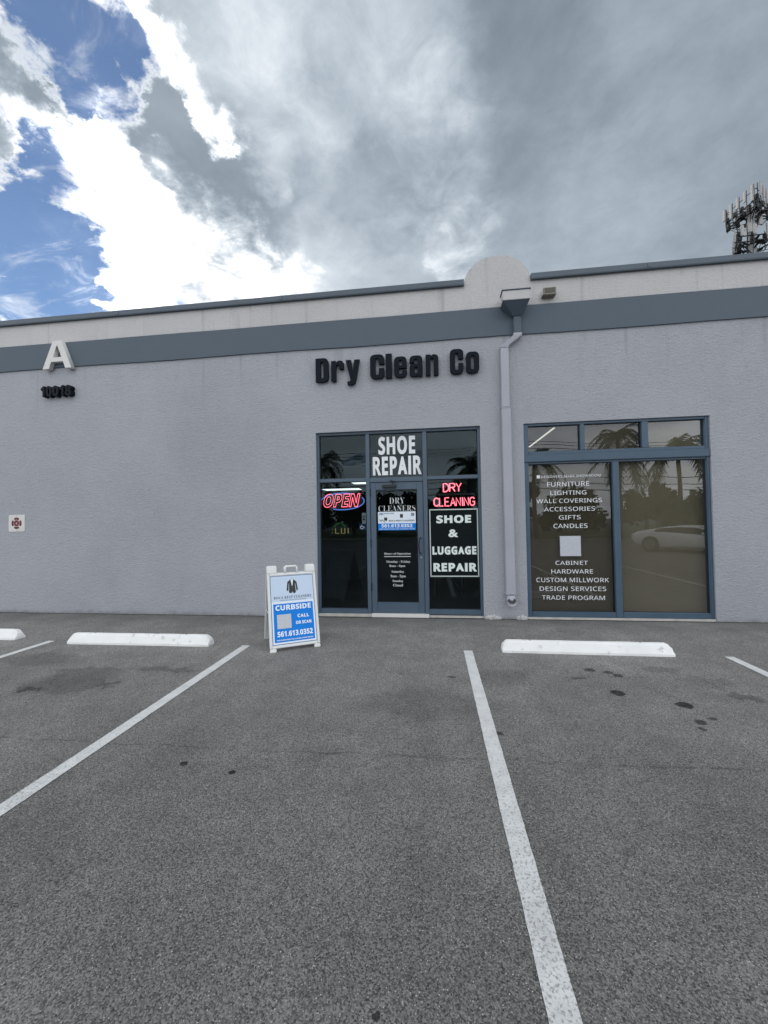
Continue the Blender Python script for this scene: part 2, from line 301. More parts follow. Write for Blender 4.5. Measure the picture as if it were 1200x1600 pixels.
    wj = t.mr(t.m('ADD', s.outputs[1], t.m('MULTIPLY', t.noise(p, 9, 5, .7), .05)), 6.40, 6.46, 0, .85, True)   # dirt packed in the joint at the wall
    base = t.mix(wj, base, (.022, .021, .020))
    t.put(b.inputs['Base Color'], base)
    h = t.m('ADD', t.m('MULTIPLY', v.outputs['Distance'], -1.0), t.m('MULTIPLY', t.noise(p, 300, 3, .6), .6))
    h = t.m('SUBTRACT', h, t.m('MULTIPLY', joint, 2.0))
    bp = t.new('ShaderNodeBump'); t.put(bp.inputs['Strength'], .55); t.put(bp.inputs['Distance'], .004); t.put(bp.inputs['Height'], h)
    t.l.new(bp.outputs[0], b.inputs['Normal'])
    return m
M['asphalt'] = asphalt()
def road_paint():
    m = mat('worn_line_paint', (.62, .64, .65), .8, spec=.3); t = NT(m.node_tree); b = t.n['Principled BSDF']; p = wpos(t)
    v = t.new('ShaderNodeTexVoronoi', feature='F1'); t.put(v.inputs['Vector'], p); t.put(v.inputs['Scale'], 150.0)
    s = t.new('ShaderNodeSeparateXYZ'); t.put(s.inputs[0], p)
    near = t.mr(s.outputs[1], 4.2, 1.6, 0, .10)      # tyres have worn the aisle end of the lines more
    n = t.m('ADD', t.noise(p, 85, 5, .7), near)
    wear = t.mr(n, .58, .74, 0, .85, True)
    c = t.mix(t.mr(t.noise(p, 9, 5, .6), .3, .7), (.54, .55, .55), (.68, .69, .69))
    c = t.mix(wear, c, (.24, .24, .24))
    t.put(b.inputs['Base Color'], c)
    bp = t.new('ShaderNodeBump'); t.put(bp.inputs['Strength'], .5); t.put(bp.inputs['Distance'], .004); t.put(bp.inputs['Height'], t.noise(p, 160, 4, .6))
    t.l.new(bp.outputs[0], b.inputs['Normal'])
    return m
M['line'] = road_paint()

# ------------------------------------------------------------------ mesh helpers
def link(name, me, m=None, parent=None):
    o = bpy.data.objects.new(name, me); C.objects.link(o)
    if m is not None: me.materials.clear(); me.materials.append(m)
    if parent is not None: o.parent = parent
    return o
def tag(o, label=None, cat=None, group=None, kind=None):
    for k, v in (('label', label), ('category', cat), ('group', group), ('kind', kind)):
        if v: o[k] = v
    return o
def thing(name, label, cat, loc=(0, 0, 0), rz=0, group=None):
    o = bpy.data.objects.new(name, None); C.objects.link(o); o.empty_display_size = .2
    o.location = loc; o.rotation_euler = (0, 0, rz)
    return tag(o, label, cat, group)
class MB:
    def __init__(s): s.v = []; s.f = []
    def add(s, vs, fs):
        n = len(s.v); s.v += [tuple(v) for v in vs]; s.f += [tuple(i + n for i in f) for f in fs]; return s
    def box(s, x0, x1, y0, y1, z0, z1):
        return s.add([(x0,y0,z0),(x1,y0,z0),(x1,y1,z0),(x0,y1,z0),(x0,y0,z1),(x1,y0,z1),(x1,y1,z1),(x0,y1,z1)],
                     [(0,3,2,1),(4,5,6,7),(0,1,5,4),(1,2,6,5),(2,3,7,6),(3,0,4,7)])
    def quad(s, a, b, c, d): return s.add([a, b, c, d], [(0, 1, 2, 3)])
    def tube(s, pts, r, n=6, cap=True, r2=None):
        pts = [Vector(p) for p in pts]; rings = []; up = Vector((0, 0, 1))
        vs = []; fs = []; k = len(pts)
        prevx = None
        for i, p in enumerate(pts):
            d = (pts[min(i + 1, k - 1)] - pts[max(i - 1, 0)]).normalized()
            if prevx is None:
                a = up if abs(d.z) < .9 else Vector((1, 0, 0)); x = d.cross(a).normalized()
            else: x = (prevx - d * prevx.dot(d)).normalized()
            prevx = x; y = d.cross(x)
            rr = r if r2 is None else r + (r2 - r) * i / (k - 1)
            for j in range(n):
                a = 2 * PI * j / n; vs.append(p + x * (math.cos(a) * rr) + y * (math.sin(a) * rr))
        for i in range(k - 1):
            for j in range(n): fs.append((i*n+j, i*n+(j+1)%n, (i+1)*n+(j+1)%n, (i+1)*n+j))
        if cap: fs.append(tuple(range(n - 1, -1, -1))); fs.append(tuple((k-1)*n + j for j in range(n)))
        return s.add(vs, fs)
    def prism(s, poly, y0, y1):          # poly in (x, z), extruded along y
        n = len(poly); vs = [(x, y0, z) for x, z in poly] + [(x, y1, z) for x, z in poly]
        return s.add(vs, [tuple(range(n)), tuple(range(2*n-1, n-1, -1))] + [(i, i+n, (i+1)%n+n, (i+1)%n) for i in range(n)])
    def build(s, name, m, parent=None, bevel=0, smooth=False, xf=None, segs=2):
        me = bpy.data.meshes.new(name); me.from_pydata(s.v, [], s.f); me.update()
        bm = bmesh.new(); bm.from_mesh(me); bmesh.ops.recalc_face_normals(bm, faces=bm.faces)
        if bevel: bmesh.ops.bevel(bm, geom=[e for e in bm.edges if e.is_manifold and e.calc_face_angle(0) > .5], offset=bevel, segments=segs, affect='EDGES', clamp_overlap=True)
        if xf is not None: bmesh.ops.transform(bm, matrix=xf, verts=bm.verts)
        bm.to_mesh(me); bm.free()
        if smooth:
            for p in me.polygons: p.use_smooth = True
        return link(name, me, m, parent)
def box(name, m, parent, x0, x1, y0, y1, z0, z1, bevel=0): return MB().box(x0, x1, y0, y1, z0, z1).build(name, m, parent, bevel)

# curves become meshes: letters as outlines or as text
def mesh_from_curve(cu, name):
    o = bpy.data.objects.new('tmp', cu); C.objects.link(o)
    dg = bpy.context.evaluated_depsgraph_get(); dg.update()
    me = bpy.data.meshes.new_from_object(o.evaluated_get(dg)); me.name = name
    bpy.data.objects.remove(o); bpy.data.curves.remove(cu)
    return me
# local text plane: x right, y up, z towards the reader; this matrix stands it up facing -y
def stand(x=0, y=0, z=0): return Matrix.Translation((x, y, z)) @ Matrix.Rotation(PI / 2, 4, 'X')
_GL = {}
def _curve_text(s, size, offset, outline, bevel, shear, spacing, bres):
    cu = bpy.data.curves.new('t', 'FONT'); cu.body = s; cu.size = size; cu.offset = offset; cu.shear = shear
    cu.space_character = spacing; cu.resolution_u = 4
    if outline: cu.fill_mode = 'NONE'; cu.bevel_depth = bevel; cu.bevel_resolution = bres
    else: cu.extrude = .5
    return mesh_from_curve(cu, 't')
def _curve_poly(spl):
    cu = bpy.data.curves.new('t', 'CURVE'); cu.dimensions = '2D'; cu.fill_mode = 'BOTH'; cu.extrude = .5
    for pts in spl:
        q = cu.splines.new('POLY'); q.points.add(len(pts) - 1); q.use_cyclic_u = True
        for i, (x, y) in enumerate(pts): q.points[i].co = (x, y, 0, 1)
    return mesh_from_curve(cu, 't')
def glyph(c, offset):
    """(vertices, faces, advance) of one character; A and the bold I are drawn by hand"""
    key = (c, round(offset, 4))
    if key in _GL: return _GL[key]
    cap = .714; heavy_A, light_A, heavy_I = chr(0x1D5D4), chr(0x1D5A0), chr(0x1D5DC)
    def ext(me, flt=None):
        xs = [v.co.x for v in me.vertices]; return (min(xs), max(xs)) if xs else (0, 0)
    if c == ' ': r = ([], [], .27)
    else:
        if c in (heavy_A, light_A):
            t_ = (.165 if c == heavy_A else .082) + offset * 1.6; W = .70 if c == heavy_A else .64; sl = (W / 2 - t_ * .36) / cap; b0, b1 = .16, .16 + t_ * .85
            xi = lambda y: t_ + y * sl * 1.0
            pk = (W / 2 - t_) / sl
            o = [(0, 0), (t_, 0), (xi(b0), b0), (W - xi(b0), b0), (W - t_, 0), (W, 0), (W - cap * sl, cap), (cap * sl, cap)]
            me = _curve_poly([o, [(xi(b1), b1), (W / 2, min(pk, cap - .06)), (W - xi(b1), b1)]]); adv = W + .0
        elif c == heavy_I:
            me = _curve_poly([[(.07 - offset, -offset), (.235 + offset, -offset), (.235 + offset, cap + offset), (.07 - offset, cap + offset)]]); adv = .305
        else:
            me = _curve_text(c, 1.0, offset, False, 0, 0, 1, 1)
            a = _curve_text(c + 'H', 1.0, 0, False, 0, 0, 1, 1); h = _curve_text('H', 1.0, 0, False, 0, 0, 1, 1)
            adv = ext(a)[1] - ext(h)[1]
            for q in (a, h): bpy.data.meshes.remove(q)
        r = ([tuple(v.co) for v in me.vertices], [tuple(p.vertices) for p in me.polygons], adv)
        bpy.data.meshes.remove(me)
    _GL[key] = r
    return r
def text(name, s, rect, y, m, parent, ext=.001, offset=0.0, bevel=0.0, outline=False, shear=0.0, spacing=1.0, xf=None, bres=1):
    """s fitted to rect = (x0, z0, x1, z1) on the plane at depth y; front face ends at y - 2*ext"""
    if outline:
        me = _curve_text(s, 1.0, offset, True, bevel, shear, spacing, bres); me.name = name
    else:
        vs, fs, x = [], [], 0.0
        for c in s:
            gv, gf, adv = glyph(c, offset); n = len(vs)
            vs += [(a + x, b, d) for a, b, d in gv]; fs += [tuple(i + n for i in f) for f in gf]
            x += adv * spacing + offset
        me = bpy.data.meshes.new(name); me.from_pydata(vs, [], fs); me.update()
    xs = [v.co.x for v in me.vertices]; ys = [v.co.y for v in me.vertices]
    x0, x1, y0, y1 = min(xs), max(xs), min(ys), max(ys)
    sx = (rect[2] - rect[0]) / (x1 - x0); sy = (rect[3] - rect[1]) / (y1 - y0)
    sz = (sx + sy) / 2 if outline else 2 * ext
    for v in me.vertices:
        v.co = ((v.co.x - x0) * sx + rect[0], (v.co.y - y0) * sy + rect[1], v.co.z * sz + (0 if outline else ext))
    me.transform(xf if xf is not None else stand(0, y, 0))
    o = link(name, me, m, parent)
    if not outline and len(s) > 1 and ext < .01: o['kind'] = 'stuff'
    return o
def poly_letter(name, splines, m, parent, ext, xf, bevel=.0):
    cu = bpy.data.curves.new(name, 'CURVE'); cu.dimensions = '2D'; cu.fill_mode = 'BOTH'; cu.extrude = ext / 2
    cu.bevel_depth = bevel; cu.bevel_resolution = 1
    for pts in splines:
        sp_ = cu.splines.new('POLY'); sp_.points.add(len(pts) - 1); sp_.use_cyclic_u = True
        for i, (x, y) in enumerate(pts): sp_.points[i].co = (x, y, 0, 1)
    me = mesh_from_curve(cu, name)
    me.transform(xf)
    return link(name, me, m, parent)
def arc(cx, cy, r, a0, a1, n=5):
    return [(cx + r * math.cos(math.radians(a0 + (a1 - a0) * i / n)), cy + r * math.sin(math.radians(a0 + (a1 - a0) * i / n))) for i in range(n + 1)]
def rr(x0, y0, x1, y1, r, n=5):
    return arc(x1 - r, y1 - r, r, 0, 90, n) + arc(x0 + r, y1 - r, r, 90, 180, n) + arc(x0 + r, y0 + r, r, 180, 270, n) + arc(x1 - r, y0 + r, r, 270, 360, n)
Y = 6.45          # face of the stucco wall

# ------------------------------------------------------------------ ground and markings
g = MB()
xs = [-900, -60, -20, -8, -4, 0, 4, 8, 20, 60, 900]; ys = [-900, -60, -20, -6, 0, 3, 6, Y + .1, 30, 120, 900]
for i in range(len(xs)):
    for j in range(len(ys)): g.v.append((xs[i], ys[j], 0.0))
for i in range(len(xs) - 1):
    for j in range(len(ys) - 1):
        a = i * len(ys) + j; g.f.append((a, a + len(ys), a + len(ys) + 1, a + 1))
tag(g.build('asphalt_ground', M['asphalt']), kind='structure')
def line(xl, xr, y0, y1):
    mb = MB(); n = 120; L = []; R_ = []
    for i in range(n + 1):
        t_ = i / n; yy = y1 + (y0 - y1) * t_
        L.append((xl + random.uniform(-.0015, .0015), yy, .004)); R_.append((xr + random.uniform(-.0015, .0015), yy, .004))
    L[0] = (xl, y1 + .004, .004)
    mb.v = L + R_; mb.f = [(i, i + 1, n + 2 + i, n + 1 + i) for i in range(n)]
    tag(mb.build('parking_line', M['line']), kind='structure')
for xl, xr in ((-7.99, -7.89), (-5.272, -5.172), (-2.462, -2.357), (.325, .428), (3.165, 3.262), (5.94, 6.04)): line(xl, xr, -.7, 4.865)

# ------------------------------------------------------------------ the building
B_ = thing('commercial_building', 'one-storey lilac-grey stucco commercial building with slate-blue band and round parapet ornament', 'building', (0, Y, 0))
B_.location = (0, 0, 0)
XL, XR, YB = -16.0, 14.0, 24.0
OP = [(-1.94, .762, 3.065), (1.432, 4.115, 3.065)]       # openings x0, x1, head; both start at the ground
mb = MB(); D_ = .22
segs = [XL, OP[0][0], OP[0][1], OP[1][0], OP[1][1], XR]
for a, b_ in ((XL, OP[0][0]), (OP[0][1], OP[1][0]), (OP[1][1], XR)):
    mb.quad((a, Y, -.05), (b_, Y, -.05), (b_, Y, 3.065), (a, Y, 3.065)); mb.quad((a, Y + D_, -.05), (a, Y + D_, 3.065), (b_, Y + D_, 3.065), (b_, Y + D_, -.05))
for i in range(5):
    a, b_ = segs[i], segs[i + 1]
    mb.quad((a, Y, 3.065), (b_, Y, 3.065), (b_, Y, 4.95), (a, Y, 4.95)); mb.quad((a, Y + D_, 3.065), (a, Y + D_, 4.95), (b_, Y + D_, 4.95), (b_, Y + D_, 3.065))
for x0, x1, h in OP:
    mb.quad((x0, Y, -.05), (x0, Y, h), (x0, Y + D_, h), (x0, Y + D_, -.05))
    mb.quad((x1, Y, -.05), (x1, Y + D_, -.05), (x1, Y + D_, h), (x1, Y, h))
    mb.quad((x0, Y, h), (x1, Y, h), (x1, Y + D_, h), (x0, Y + D_, h))
me_wall = mb
o = link('wall', bpy.data.meshes.new('wall'), None, B_); o.data.from_pydata(mb.v, [], mb.f)
bm = bmesh.new(); bm.from_mesh(o.data); bmesh.ops.remove_doubles(bm, verts=bm.verts, dist=1e-4); bmesh.ops.recalc_face_normals(bm, faces=bm.faces); bm.to_mesh(o.data); bm.free()
o.data.materials.append(M['wall'])
box('side_wall', M['wall'], B_, XL, XL + .2, Y + D_ + .002, YB, -.05, 5.3)
box('side_wall', M['wall'], B_, XR - .2, XR, Y + D_ + .002, YB, -.05, 5.3)
box('rear_wall', M['wall'], B_, XL + .202, XR - .202, YB - .2, YB, -.05, 5.3)
box('roof', M['coping'], B_, XL + .202, XR - .202, Y + .232, YB - .202, 4.7, 4.9)
box('parapet', M['parapet'], B_, XL, XR, Y + .0, Y + .23, 4.952, 5.335)
# band with a slightly uneven lower edge, standing proud of the wall
mb = MB(); n = 160
top = []; bot = []
for i in range(n + 1):
    x = XL + (XR - XL) * i / n
    bot.append((x, 4.478 + .006 * math.sin(x * 1.7) + random.uniform(-.002, .002))); top.append((x, 4.935 + .003 * math.sin(x * 2.3)))
poly_n = n + 1
vs = [(x, Y - .026, z) for x, z in bot] + [(x, Y - .026, z) for x, z in top] + [(x, Y + .004, z) for x, z in bot] + [(x, Y + .004, z) for x, z in top]
fs = []
for i in range(n):
    a = i; fs.append((a, a + 1, poly_n + a + 1, poly_n + a)); fs.append((a + 1, a, 2*poly_n + a, 2*poly_n + a + 1)); fs.append((poly_n + a, poly_n + a + 1, 3*poly_n + a + 1, 3*poly_n + a))
mb.add(vs, fs); mb.build('band', M['band'], B_)
AX0, AX1 = .560, 1.592
for a, b_ in ((XL - .03, AX0 - .004), (AX1 + .004, XR + .03)):
    mb = MB()
    mb.prism([(0, 0), (.05, -.006), (.056, .012), (.062, .088), (.03, .1), (-.24, .1), (-.24, .0)], 0, 1)
    # profile lies in (depth, z); run it along x
    L = b_ - a
    mb.v = [(a + y * L, Y - x, 5.337 + z * .93) for x, y, z in mb.v]
    cp = mb.build('coping', M['coping'], B_)
    x = a + 1.3 if a < 0 else a + 1.7
    while x < b_ - .3:
        box('seam_cover', M['coping'], cp, x, x + .05, Y - .0655, Y - .0625, 5.352, 5.418); x += 3.05
# round parapet ornament, flush with the parapet below, rising above the coping
cx = (AX0 + AX1) / 2; rad = .60; zc = 5.79 - rad; hw = (AX1 - AX0) / 2
a0 = math.degrees(math.asin((5.36 - zc) / rad)); 
pts = [(AX0, 4.953), (AX1, 4.953)]
hwid = hw
pts += [(cx + hwid * math.cos(math.radians(a)), 5.35 + .44 * math.sin(math.radians(a))) for a in [180 * i / 32 for i in range(33)]]
MB().prism(pts, Y - .004, Y + .10).build('round_ornament', M['parapet'], B_)

# ---- showroom and dry cleaner interiors, behind the glass
def room(x0, x1, y1, zc_, wm, fm, tagp):
    box('interior_floor', fm, B_, x0, x1, Y + .235, y1, .0, .03)
    box('interior_ceiling', wm, B_, x0, x1, Y + .235, y1, zc_, zc_ + .05)
    box('interior_wall', wm, B_, x0, x1, y1 + .002, y1 + .1, .03, zc_)
    box('interior_wall', wm, B_, x0 - .1, x0 - .002, Y + .235, y1, .0, zc_)
    box('interior_wall', wm, B_, x1 + .002, x1 + .1, Y + .235, y1, .0, zc_)
room(-7.5, 1.02, 18.5, 3.1, M['dark_room'], M['dark_floor'], 'store')
room(1.24, 7.0, 12.5, 3.35, M['show_room'], M['dark_floor'], 'show')
# soffit beam that shows as a pale edge through the upper pane
box('ceiling_beam', M['show_room'], B_, -7.4, -1.2, 8.6, 8.75, 2.80, 3.09)

def bold(s):         # serif letters from the mathematical bold alphabet
    return ''.join(chr(0x1D400 + ord(c) - 65) if 'A' <= c <= 'Z' else chr(0x1D41A + ord(c) - 97) if 'a' <= c <= 'z' else chr(0x1D7CE + ord(c) - 48) if '0' <= c <= '9' else c for c in s)
def sans(s, heavy=True):
    A, a, d = (0x1D5D4, 0x1D5EE, 0x1D7EC) if heavy else (0x1D5A0, 0x1D5BA, 0x1D7E2)
    return ''.join(chr(A + ord(c) - 65) if 'A' <= c <= 'Z' else chr(a + ord(c) - 97) if 'a' <= c <= 'z' else chr(d + ord(c) - 48) if '0' <= c <= '9' else c for c in s)
# ---- dry cleaner entrance: frame, transoms, side lights, door
F0 = Y + .045; F1 = Y + .16; G = Y + .10          # frame front, frame back, glass plane
E_ = thing('entrance_window', None, None); E_.parent = B_
def bar(parent, name, m, x0, x1, z0, z1, f0=F0, f1=F1, bev=.004): return box(name, m, parent, x0, x1, f0, f1, z0, z1, bev)
fm = M['frame']
bar(E_, 'jamb', fm, -1.938, -1.896, .0, 3.063); bar(E_, 'jamb', fm, .722, .760, .0, 3.063)
bar(E_, 'head_rail', fm, -1.894, .720, 3.022, 3.063)
bar(E_, 'mullion', fm, -1.102, -1.040, .0, 3.020); bar(E_, 'mullion', fm, -.160, -.094, .0, 3.020)
for a, b_ in ((-1.894, -1.104), (-.092, .720)):
    bar(E_, 'transom_rail', fm, a, b_, 2.232, 2.290); bar(E_, 'sill_rail', fm, a, b_, .045, .122)
bar(E_, 'transom_rail', fm, -1.038, -.162, 2.213, 2.290)
box('threshold', M['thresh'], E_, -1.938, -1.04, F0 - .02, F1, -.02, .044)
box('threshold', M['thresh'], E_, -.094, .76, F0 - .012, F1, -.02, .030)
box('threshold', mat('worn_aluminium_threshold', (.72, .71, .69), .45), E_, -1.036, -.098, F0 - .035, F1, -.02, .052, .004)
def pane(parent, gm, x0, x1, z0, z1, y, lip=.012):
    return box('glass_pane', gm, parent, x0 - lip, x1 + lip, y, y + .001, z0 - lip, z1 + lip)
def pane1(parent, gm, x0, x1, z0, z1, y, lip=.012):       # thin architectural pane: one reflecting sheet
    return MB().quad((x0 - lip, y, z0 - lip), (x1 + lip, y, z0 - lip), (x1 + lip, y, z1 + lip), (x0 - lip, y, z1 + lip)).build('glass_pane', gm, parent)
for x0, x1, z0, z1 in ((-1.896, -1.102, 2.29, 3.022), (-1.04, -.16, 2.29, 3.022), (-.094, .722, 2.29, 3.022), (-1.896, -1.102, .122, 2.232), (-.094, .722, .122, 2.232)):
    pane1(E_, M['glass_store'], x0, x1, z0, z1, G)
    # black rubber gasket round each pane
    gk = MB(); y0, y1 = G - .012, G - .004; t_ = .009
    gk.box(x0 + .001, x0 + t_, y0, y1, z0 + .001, z1 - .001).box(x1 - t_, x1 - .001, y0, y1, z0 + .001, z1 - .001).box(x0 + t_, x1 - t_, y0, y1, z0 + .001, z0 + t_).box(x0 + t_, x1 - t_, y0, y1, z1 - t_, z1 - .001)
    gk.build('gasket', M['black'], E_)
text('lettering', sans('SHOE'), (-.893, 2.672, -.280, 2.975), G - .003, M['vinyl'], E_, .001, .018, spacing=1.02)
text('lettering', sans('REPAIR'), (-.992, 2.330, -.180, 2.640), G - .003, M['vinyl'], E_, .001, .018, spacing=1.02)

Dr = thing('door', None, None); Dr.parent = B_; Dr['label'] = 'slate-blue framed glass door lettered DRY CLEANERS with opening hours'
d0, d1 = Y + .060, Y + .105; DG = Y + .085
bar(Dr, 'door_stile', fm, -1.034, -.945, .062, 2.206, d0, d1); bar(Dr, 'door_stile', fm, -.262, -.166, .062, 2.206, d0, d1)
bar(Dr, 'door_rail', fm, -.944, -.263, 2.085, 2.206, d0, d1); bar(Dr, 'door_rail', fm, -.944, -.263, .062, .232, d0, d1)
pane1(Dr, M['glass_store'], -.944, -.263, .232, 2.085, DG)
gk = MB(); x0, x1, z0, z1 = -.944, -.263, .232, 2.085; t_ = .010
gk.box(x0+.001, x0 + t_, DG-.012, DG-.004, z0+.001, z1-.001).box(x1 - t_, x1-.001, DG-.012, DG-.004, z0+.001, z1-.001).box(x0 + t_, x1 - t_, DG-.012, DG-.004, z0+.001, z0 + t_).box(x0 + t_, x1 - t_, DG-.012, DG-.004, z1 - t_, z1-.001)
gk.build('gasket', M['black'], Dr)
for z in (.42, 1.14, 1.98):
    MB().tube([(-1.037, d0 - .010, z), (-1.037, d0 - .010, z + .13)], .011, 8).build('hinge', M['black'], Dr, smooth=False)
ph = MB().tube([(-.215, d0 + .002, 1.285), (-.215, d0 - .05, 1.285), (-.235, d0 - .075, 1.275), (-.247, d0 - .075, 1.16), (-.235, d0 - .075, 1.045), (-.215, d0 - .05, 1.035), (-.215, d0 + .002, 1.035)], .0105, 8)
ph.build('pull_handle', M['black'], Dr)
lk = MB().tube([(-.212, d0 - .006, .965), (-.212, d0 + .004, .965)], .018, 14); lk.build('lock_cylinder', M['steel'], Dr)
dc = MB().box(-.83, -.60, d0 - .052, d0 - .001, 2.115, 2.165); dcl = dc.build('door_closer', M['black'], Dr, .006)
MB().tube([(-.66, d0 - .04, 2.168), (-.66, d0 - .04, 2.19), (-.58, d0 - .12, 2.2), (-.70, F0 - .01, 2.235)], .008, 6).build('closer_arm', M['black'], Dr)
T = DG - .003
text('lettering', bold('DRY'), (-.722, 1.853, -.470, 1.950), T, M['vinyl_thin'], Dr, .001, -.016, spacing=1.1)
text('lettering', bold('CLEANERS'), (-.905, 1.728, -.295, 1.822), T, M['vinyl_thin'], Dr, .001, -.016, spacing=1.05)
for s, r_ in (('Hours of Operation', (-.822, 1.003, -.385, 1.045)), ('Monday - Friday', (-.790, .868, -.395, .915)), ('8am - 6pm', (-.738, .800, -.478, .846)),
              ('Saturday', (-.704, .704, -.498, .752)), ('9am - 3pm', (-.722, .628, -.472, .680)), ('Sunday', (-.690, .552, -.514, .598)), ('Closed', (-.682, .488, -.520, .532))):
    text('lettering', bold(s), r_, T, M['vinyl_thin'], Dr, .001)
box('underline', M['vinyl_thin'], Dr, -.824, -.383, T - .002, T, .975, .985)

# ---- showroom window
W_ = thing('showroom_window', None, None); W_.parent = B_; W_['label'] = 'bronze-tinted showroom window with blue frame and three transom panes'
fm = M['framedk']
S0, S1, SG = Y + .03, Y + .14, Y + .085
bar(W_, 'jamb', fm, 1.434, 1.502, .03, 2.452, S0, S1); bar(W_, 'jamb', fm, 4.072, 4.113, .03, 2.452, S0, S1)
bar(W_, 'jamb', fm, 1.434, 1.510, 2.575, 3.063, S0, S1); bar(W_, 'jamb', fm, 4.062, 4.113, 2.575, 3.063, S0, S1)
bar(W_, 'head_rail', fm, 1.512, 4.060, 3.026, 3.063, S0, S1)
bar(W_, 'transom_rail', fm, 1.434, 4.113, 2.454, 2.573, S0 - .02, S1, .008)
bar(W_, 'transom_bead', fm, 1.512, 4.060, 2.575, 2.620, S0, S1); 
for a, b_ in ((2.284, 2.352), (3.178, 3.272)): bar(W_, 'mullion', fm, a, b_, 2.622, 3.024, S0, S1)
bar(W_, 'head_rail', fm, 1.504, 4.070, 2.424, 2.452, S0 + .012, S1)
bar(W_, 'mullion', fm, 2.742, 2.838, .03, 2.422, S0, S1)
for a, b_ in ((1.504, 2.740), (2.840, 4.070)): bar(W_, 'sill_rail', fm, a, b_, .03, .112, S0, S1, .006)
box('threshold', M['thresh'], W_, 1.434, 4.113, S0 - .02, S1, -.02, .028)
for x0, x1, z0, z1 in ((1.502, 2.742, .112, 2.424), (2.838, 4.072, .112, 2.424), (1.510, 2.284, 2.620, 3.026), (2.352, 3.178, 2.620, 3.026), (3.272, 4.062, 2.620, 3.026)):
    pane1(W_, M['glass_show'], x0, x1, z0, z1, SG)
    gk = MB(); y0, y1 = SG - .012, SG - .004; t_ = .009
    gk.box(x0 + .001, x0 + t_, y0, y1, z0 + .001, z1 - .001).box(x1 - t_, x1 - .001, y0, y1, z0 + .001, z1 - .001).box(x0 + t_, x1 - t_, y0, y1, z0 + .001, z0 + t_).box(x0 + t_, x1 - t_, y0, y1, z1 - t_, z1 - .001)
    gk.build('gasket', M['black'], W_)
for x0, x1, z0, z1 in ((1.46, 2.785, .06, 2.50), (2.795, 4.11, .06, 2.50), (2.31, 3.215, 2.52, 3.06), (3.225, 4.11, 2.52, 3.06)):
    box('blind', M['blind'], W_, x0, x1, Y + .185, Y + .190, z0, z1)
T = SG - .003
for s, r_ in (('DESIGNERS.MARK.SHOWROOM', (1.700, 2.205, 2.590, 2.243)), ('FURNITURE', (1.788, 2.066, 2.420, 2.136)), ('LIGHTING', (1.835, 1.932, 2.372, 1.998)),
              ('WALL COVERINGS', (1.620, 1.806, 2.598, 1.872)), ('ACCESSORIES', (1.732, 1.676, 2.492, 1.742)), ('GIFTS', (1.952, 1.545, 2.278, 1.611)), ('CANDLES', (1.868, 1.410, 2.376, 1.478)),
              ('CABINET', (1.884, .835, 2.365, .898)), ('HARDWARE', (1.818, .700, 2.436, .765)), ('CUSTOM MILLWORK', (1.588, .566, 2.666, .634)),
              ('DESIGN SERVICES', (1.636, .430, 2.622, .498)), ('TRADE PROGRAM', (1.666, .292, 2.600, .358))):
    text('lettering', sans(s, False), r_, T, M['vinyl'], W_, .001, .0, spacing=1.03)
box('logo_square', M['vinyl'], W_, 1.633, 1.682, T - .002, T, 2.203, 2.252)
box('window_sticker', M['pale_grey'], W_, 1.958, 2.268, T - .002, T, .972, 1.286)
# rough plaster toe where the pier meets the asphalt
for x0, x1 in ((.766, 1.03), (1.255, 1.428)):
    mb = MB(); n = 14; pts = []
    for i in range(n + 1):
        x = x0 + (x1 - x0) * i / n; e = min(i, n - i) / (n / 2)
        pts.append((x, Y - .012 - .035 * e ** .5 * random.uniform(.6, 1.2), .02 + .055 * e ** .5 * random.uniform(.5, 1.2)))
    for i in range(n):
        a, b_ = pts[i], pts[i + 1]
        mb.add([(a[0], a[1], -.01), (b_[0], b_[1], -.01), (b_[0], b_[1] + .01, b_[2] * .6), (a[0], a[1] + .01, a[2] * .6), (a[0], Y + .002, a[2]), (b_[0], Y + .002, b_[2])], [(0, 1, 2, 3), (3, 2, 5, 4)])
    mb.build('plaster_toe', M['parapet'], B_)

# wind-blown bits lying along the foot of the wall
lm_ = MB(); rl = random.Random(21)
for _ in range(240):
    x = rl.uniform(-8.5, 6.0); y = Y - .02 - abs(rl.gauss(0, .07)); r_ = rl.uniform(.004, .014); a = rl.uniform(0, PI)
    dx, dy = math.cos(a) * r_, math.sin(a) * r_
    lm_.add([(x - dx, y - dy, .005), (x + dy * .5, y - dx * .5, .009), (x + dx, y + dy, .006), (x - dy * .5, y + dx * .5, .013)], [(0, 1, 2, 3)])
lt = lm_.build('litter', mat('dry_leaf_bits', (.09, .07, .045), .9))
tag(lt, 'scattered dry leaf bits and grit along the foot of the wall', 'litter', kind='stuff')

# ------------------------------------------------------------------ rainwater downspout
R0 = thing('downspout', 'tall lilac-painted downspout with boxy collector head, left of the showroom window', 'downspout', (1.16, Y, 0))
def P_(mb): mb.v = [(x - 1.16, y - Y, z) for x, y, z in mb.v]; return mb
mb = MB()      # collector head: pale upper box, open rim
mb.box(1.112, 1.515, Y - .28, Y - .078, 4.905, 5.050)
hd = P_(mb).build('collector_head', M['head_pale'], R0, .004)
mb = MB()
mb.box(1.100, 1.527, Y - .292, Y - .078, 5.052, 5.066); P_(mb).build('rim', M['head_blue'], hd, .002)
mb = MB()      # tapering lower part
a = [(1.112, Y - .28, 4.903), (1.515, Y - .28, 4.903), (1.515, Y - .028, 4.903), (1.112, Y - .028, 4.903)]
b_ = [(1.292, Y - .11, 4.735), (1.425, Y - .11, 4.735), (1.425, Y - .03, 4.735), (1.292, Y - .03, 4.735)]
mb.add(a + b_, [(0, 1, 2, 3), (4, 7, 6, 5)] + [(i, (i + 1) % 4, 4 + (i + 1) % 4, 4 + i) for i in range(4)])
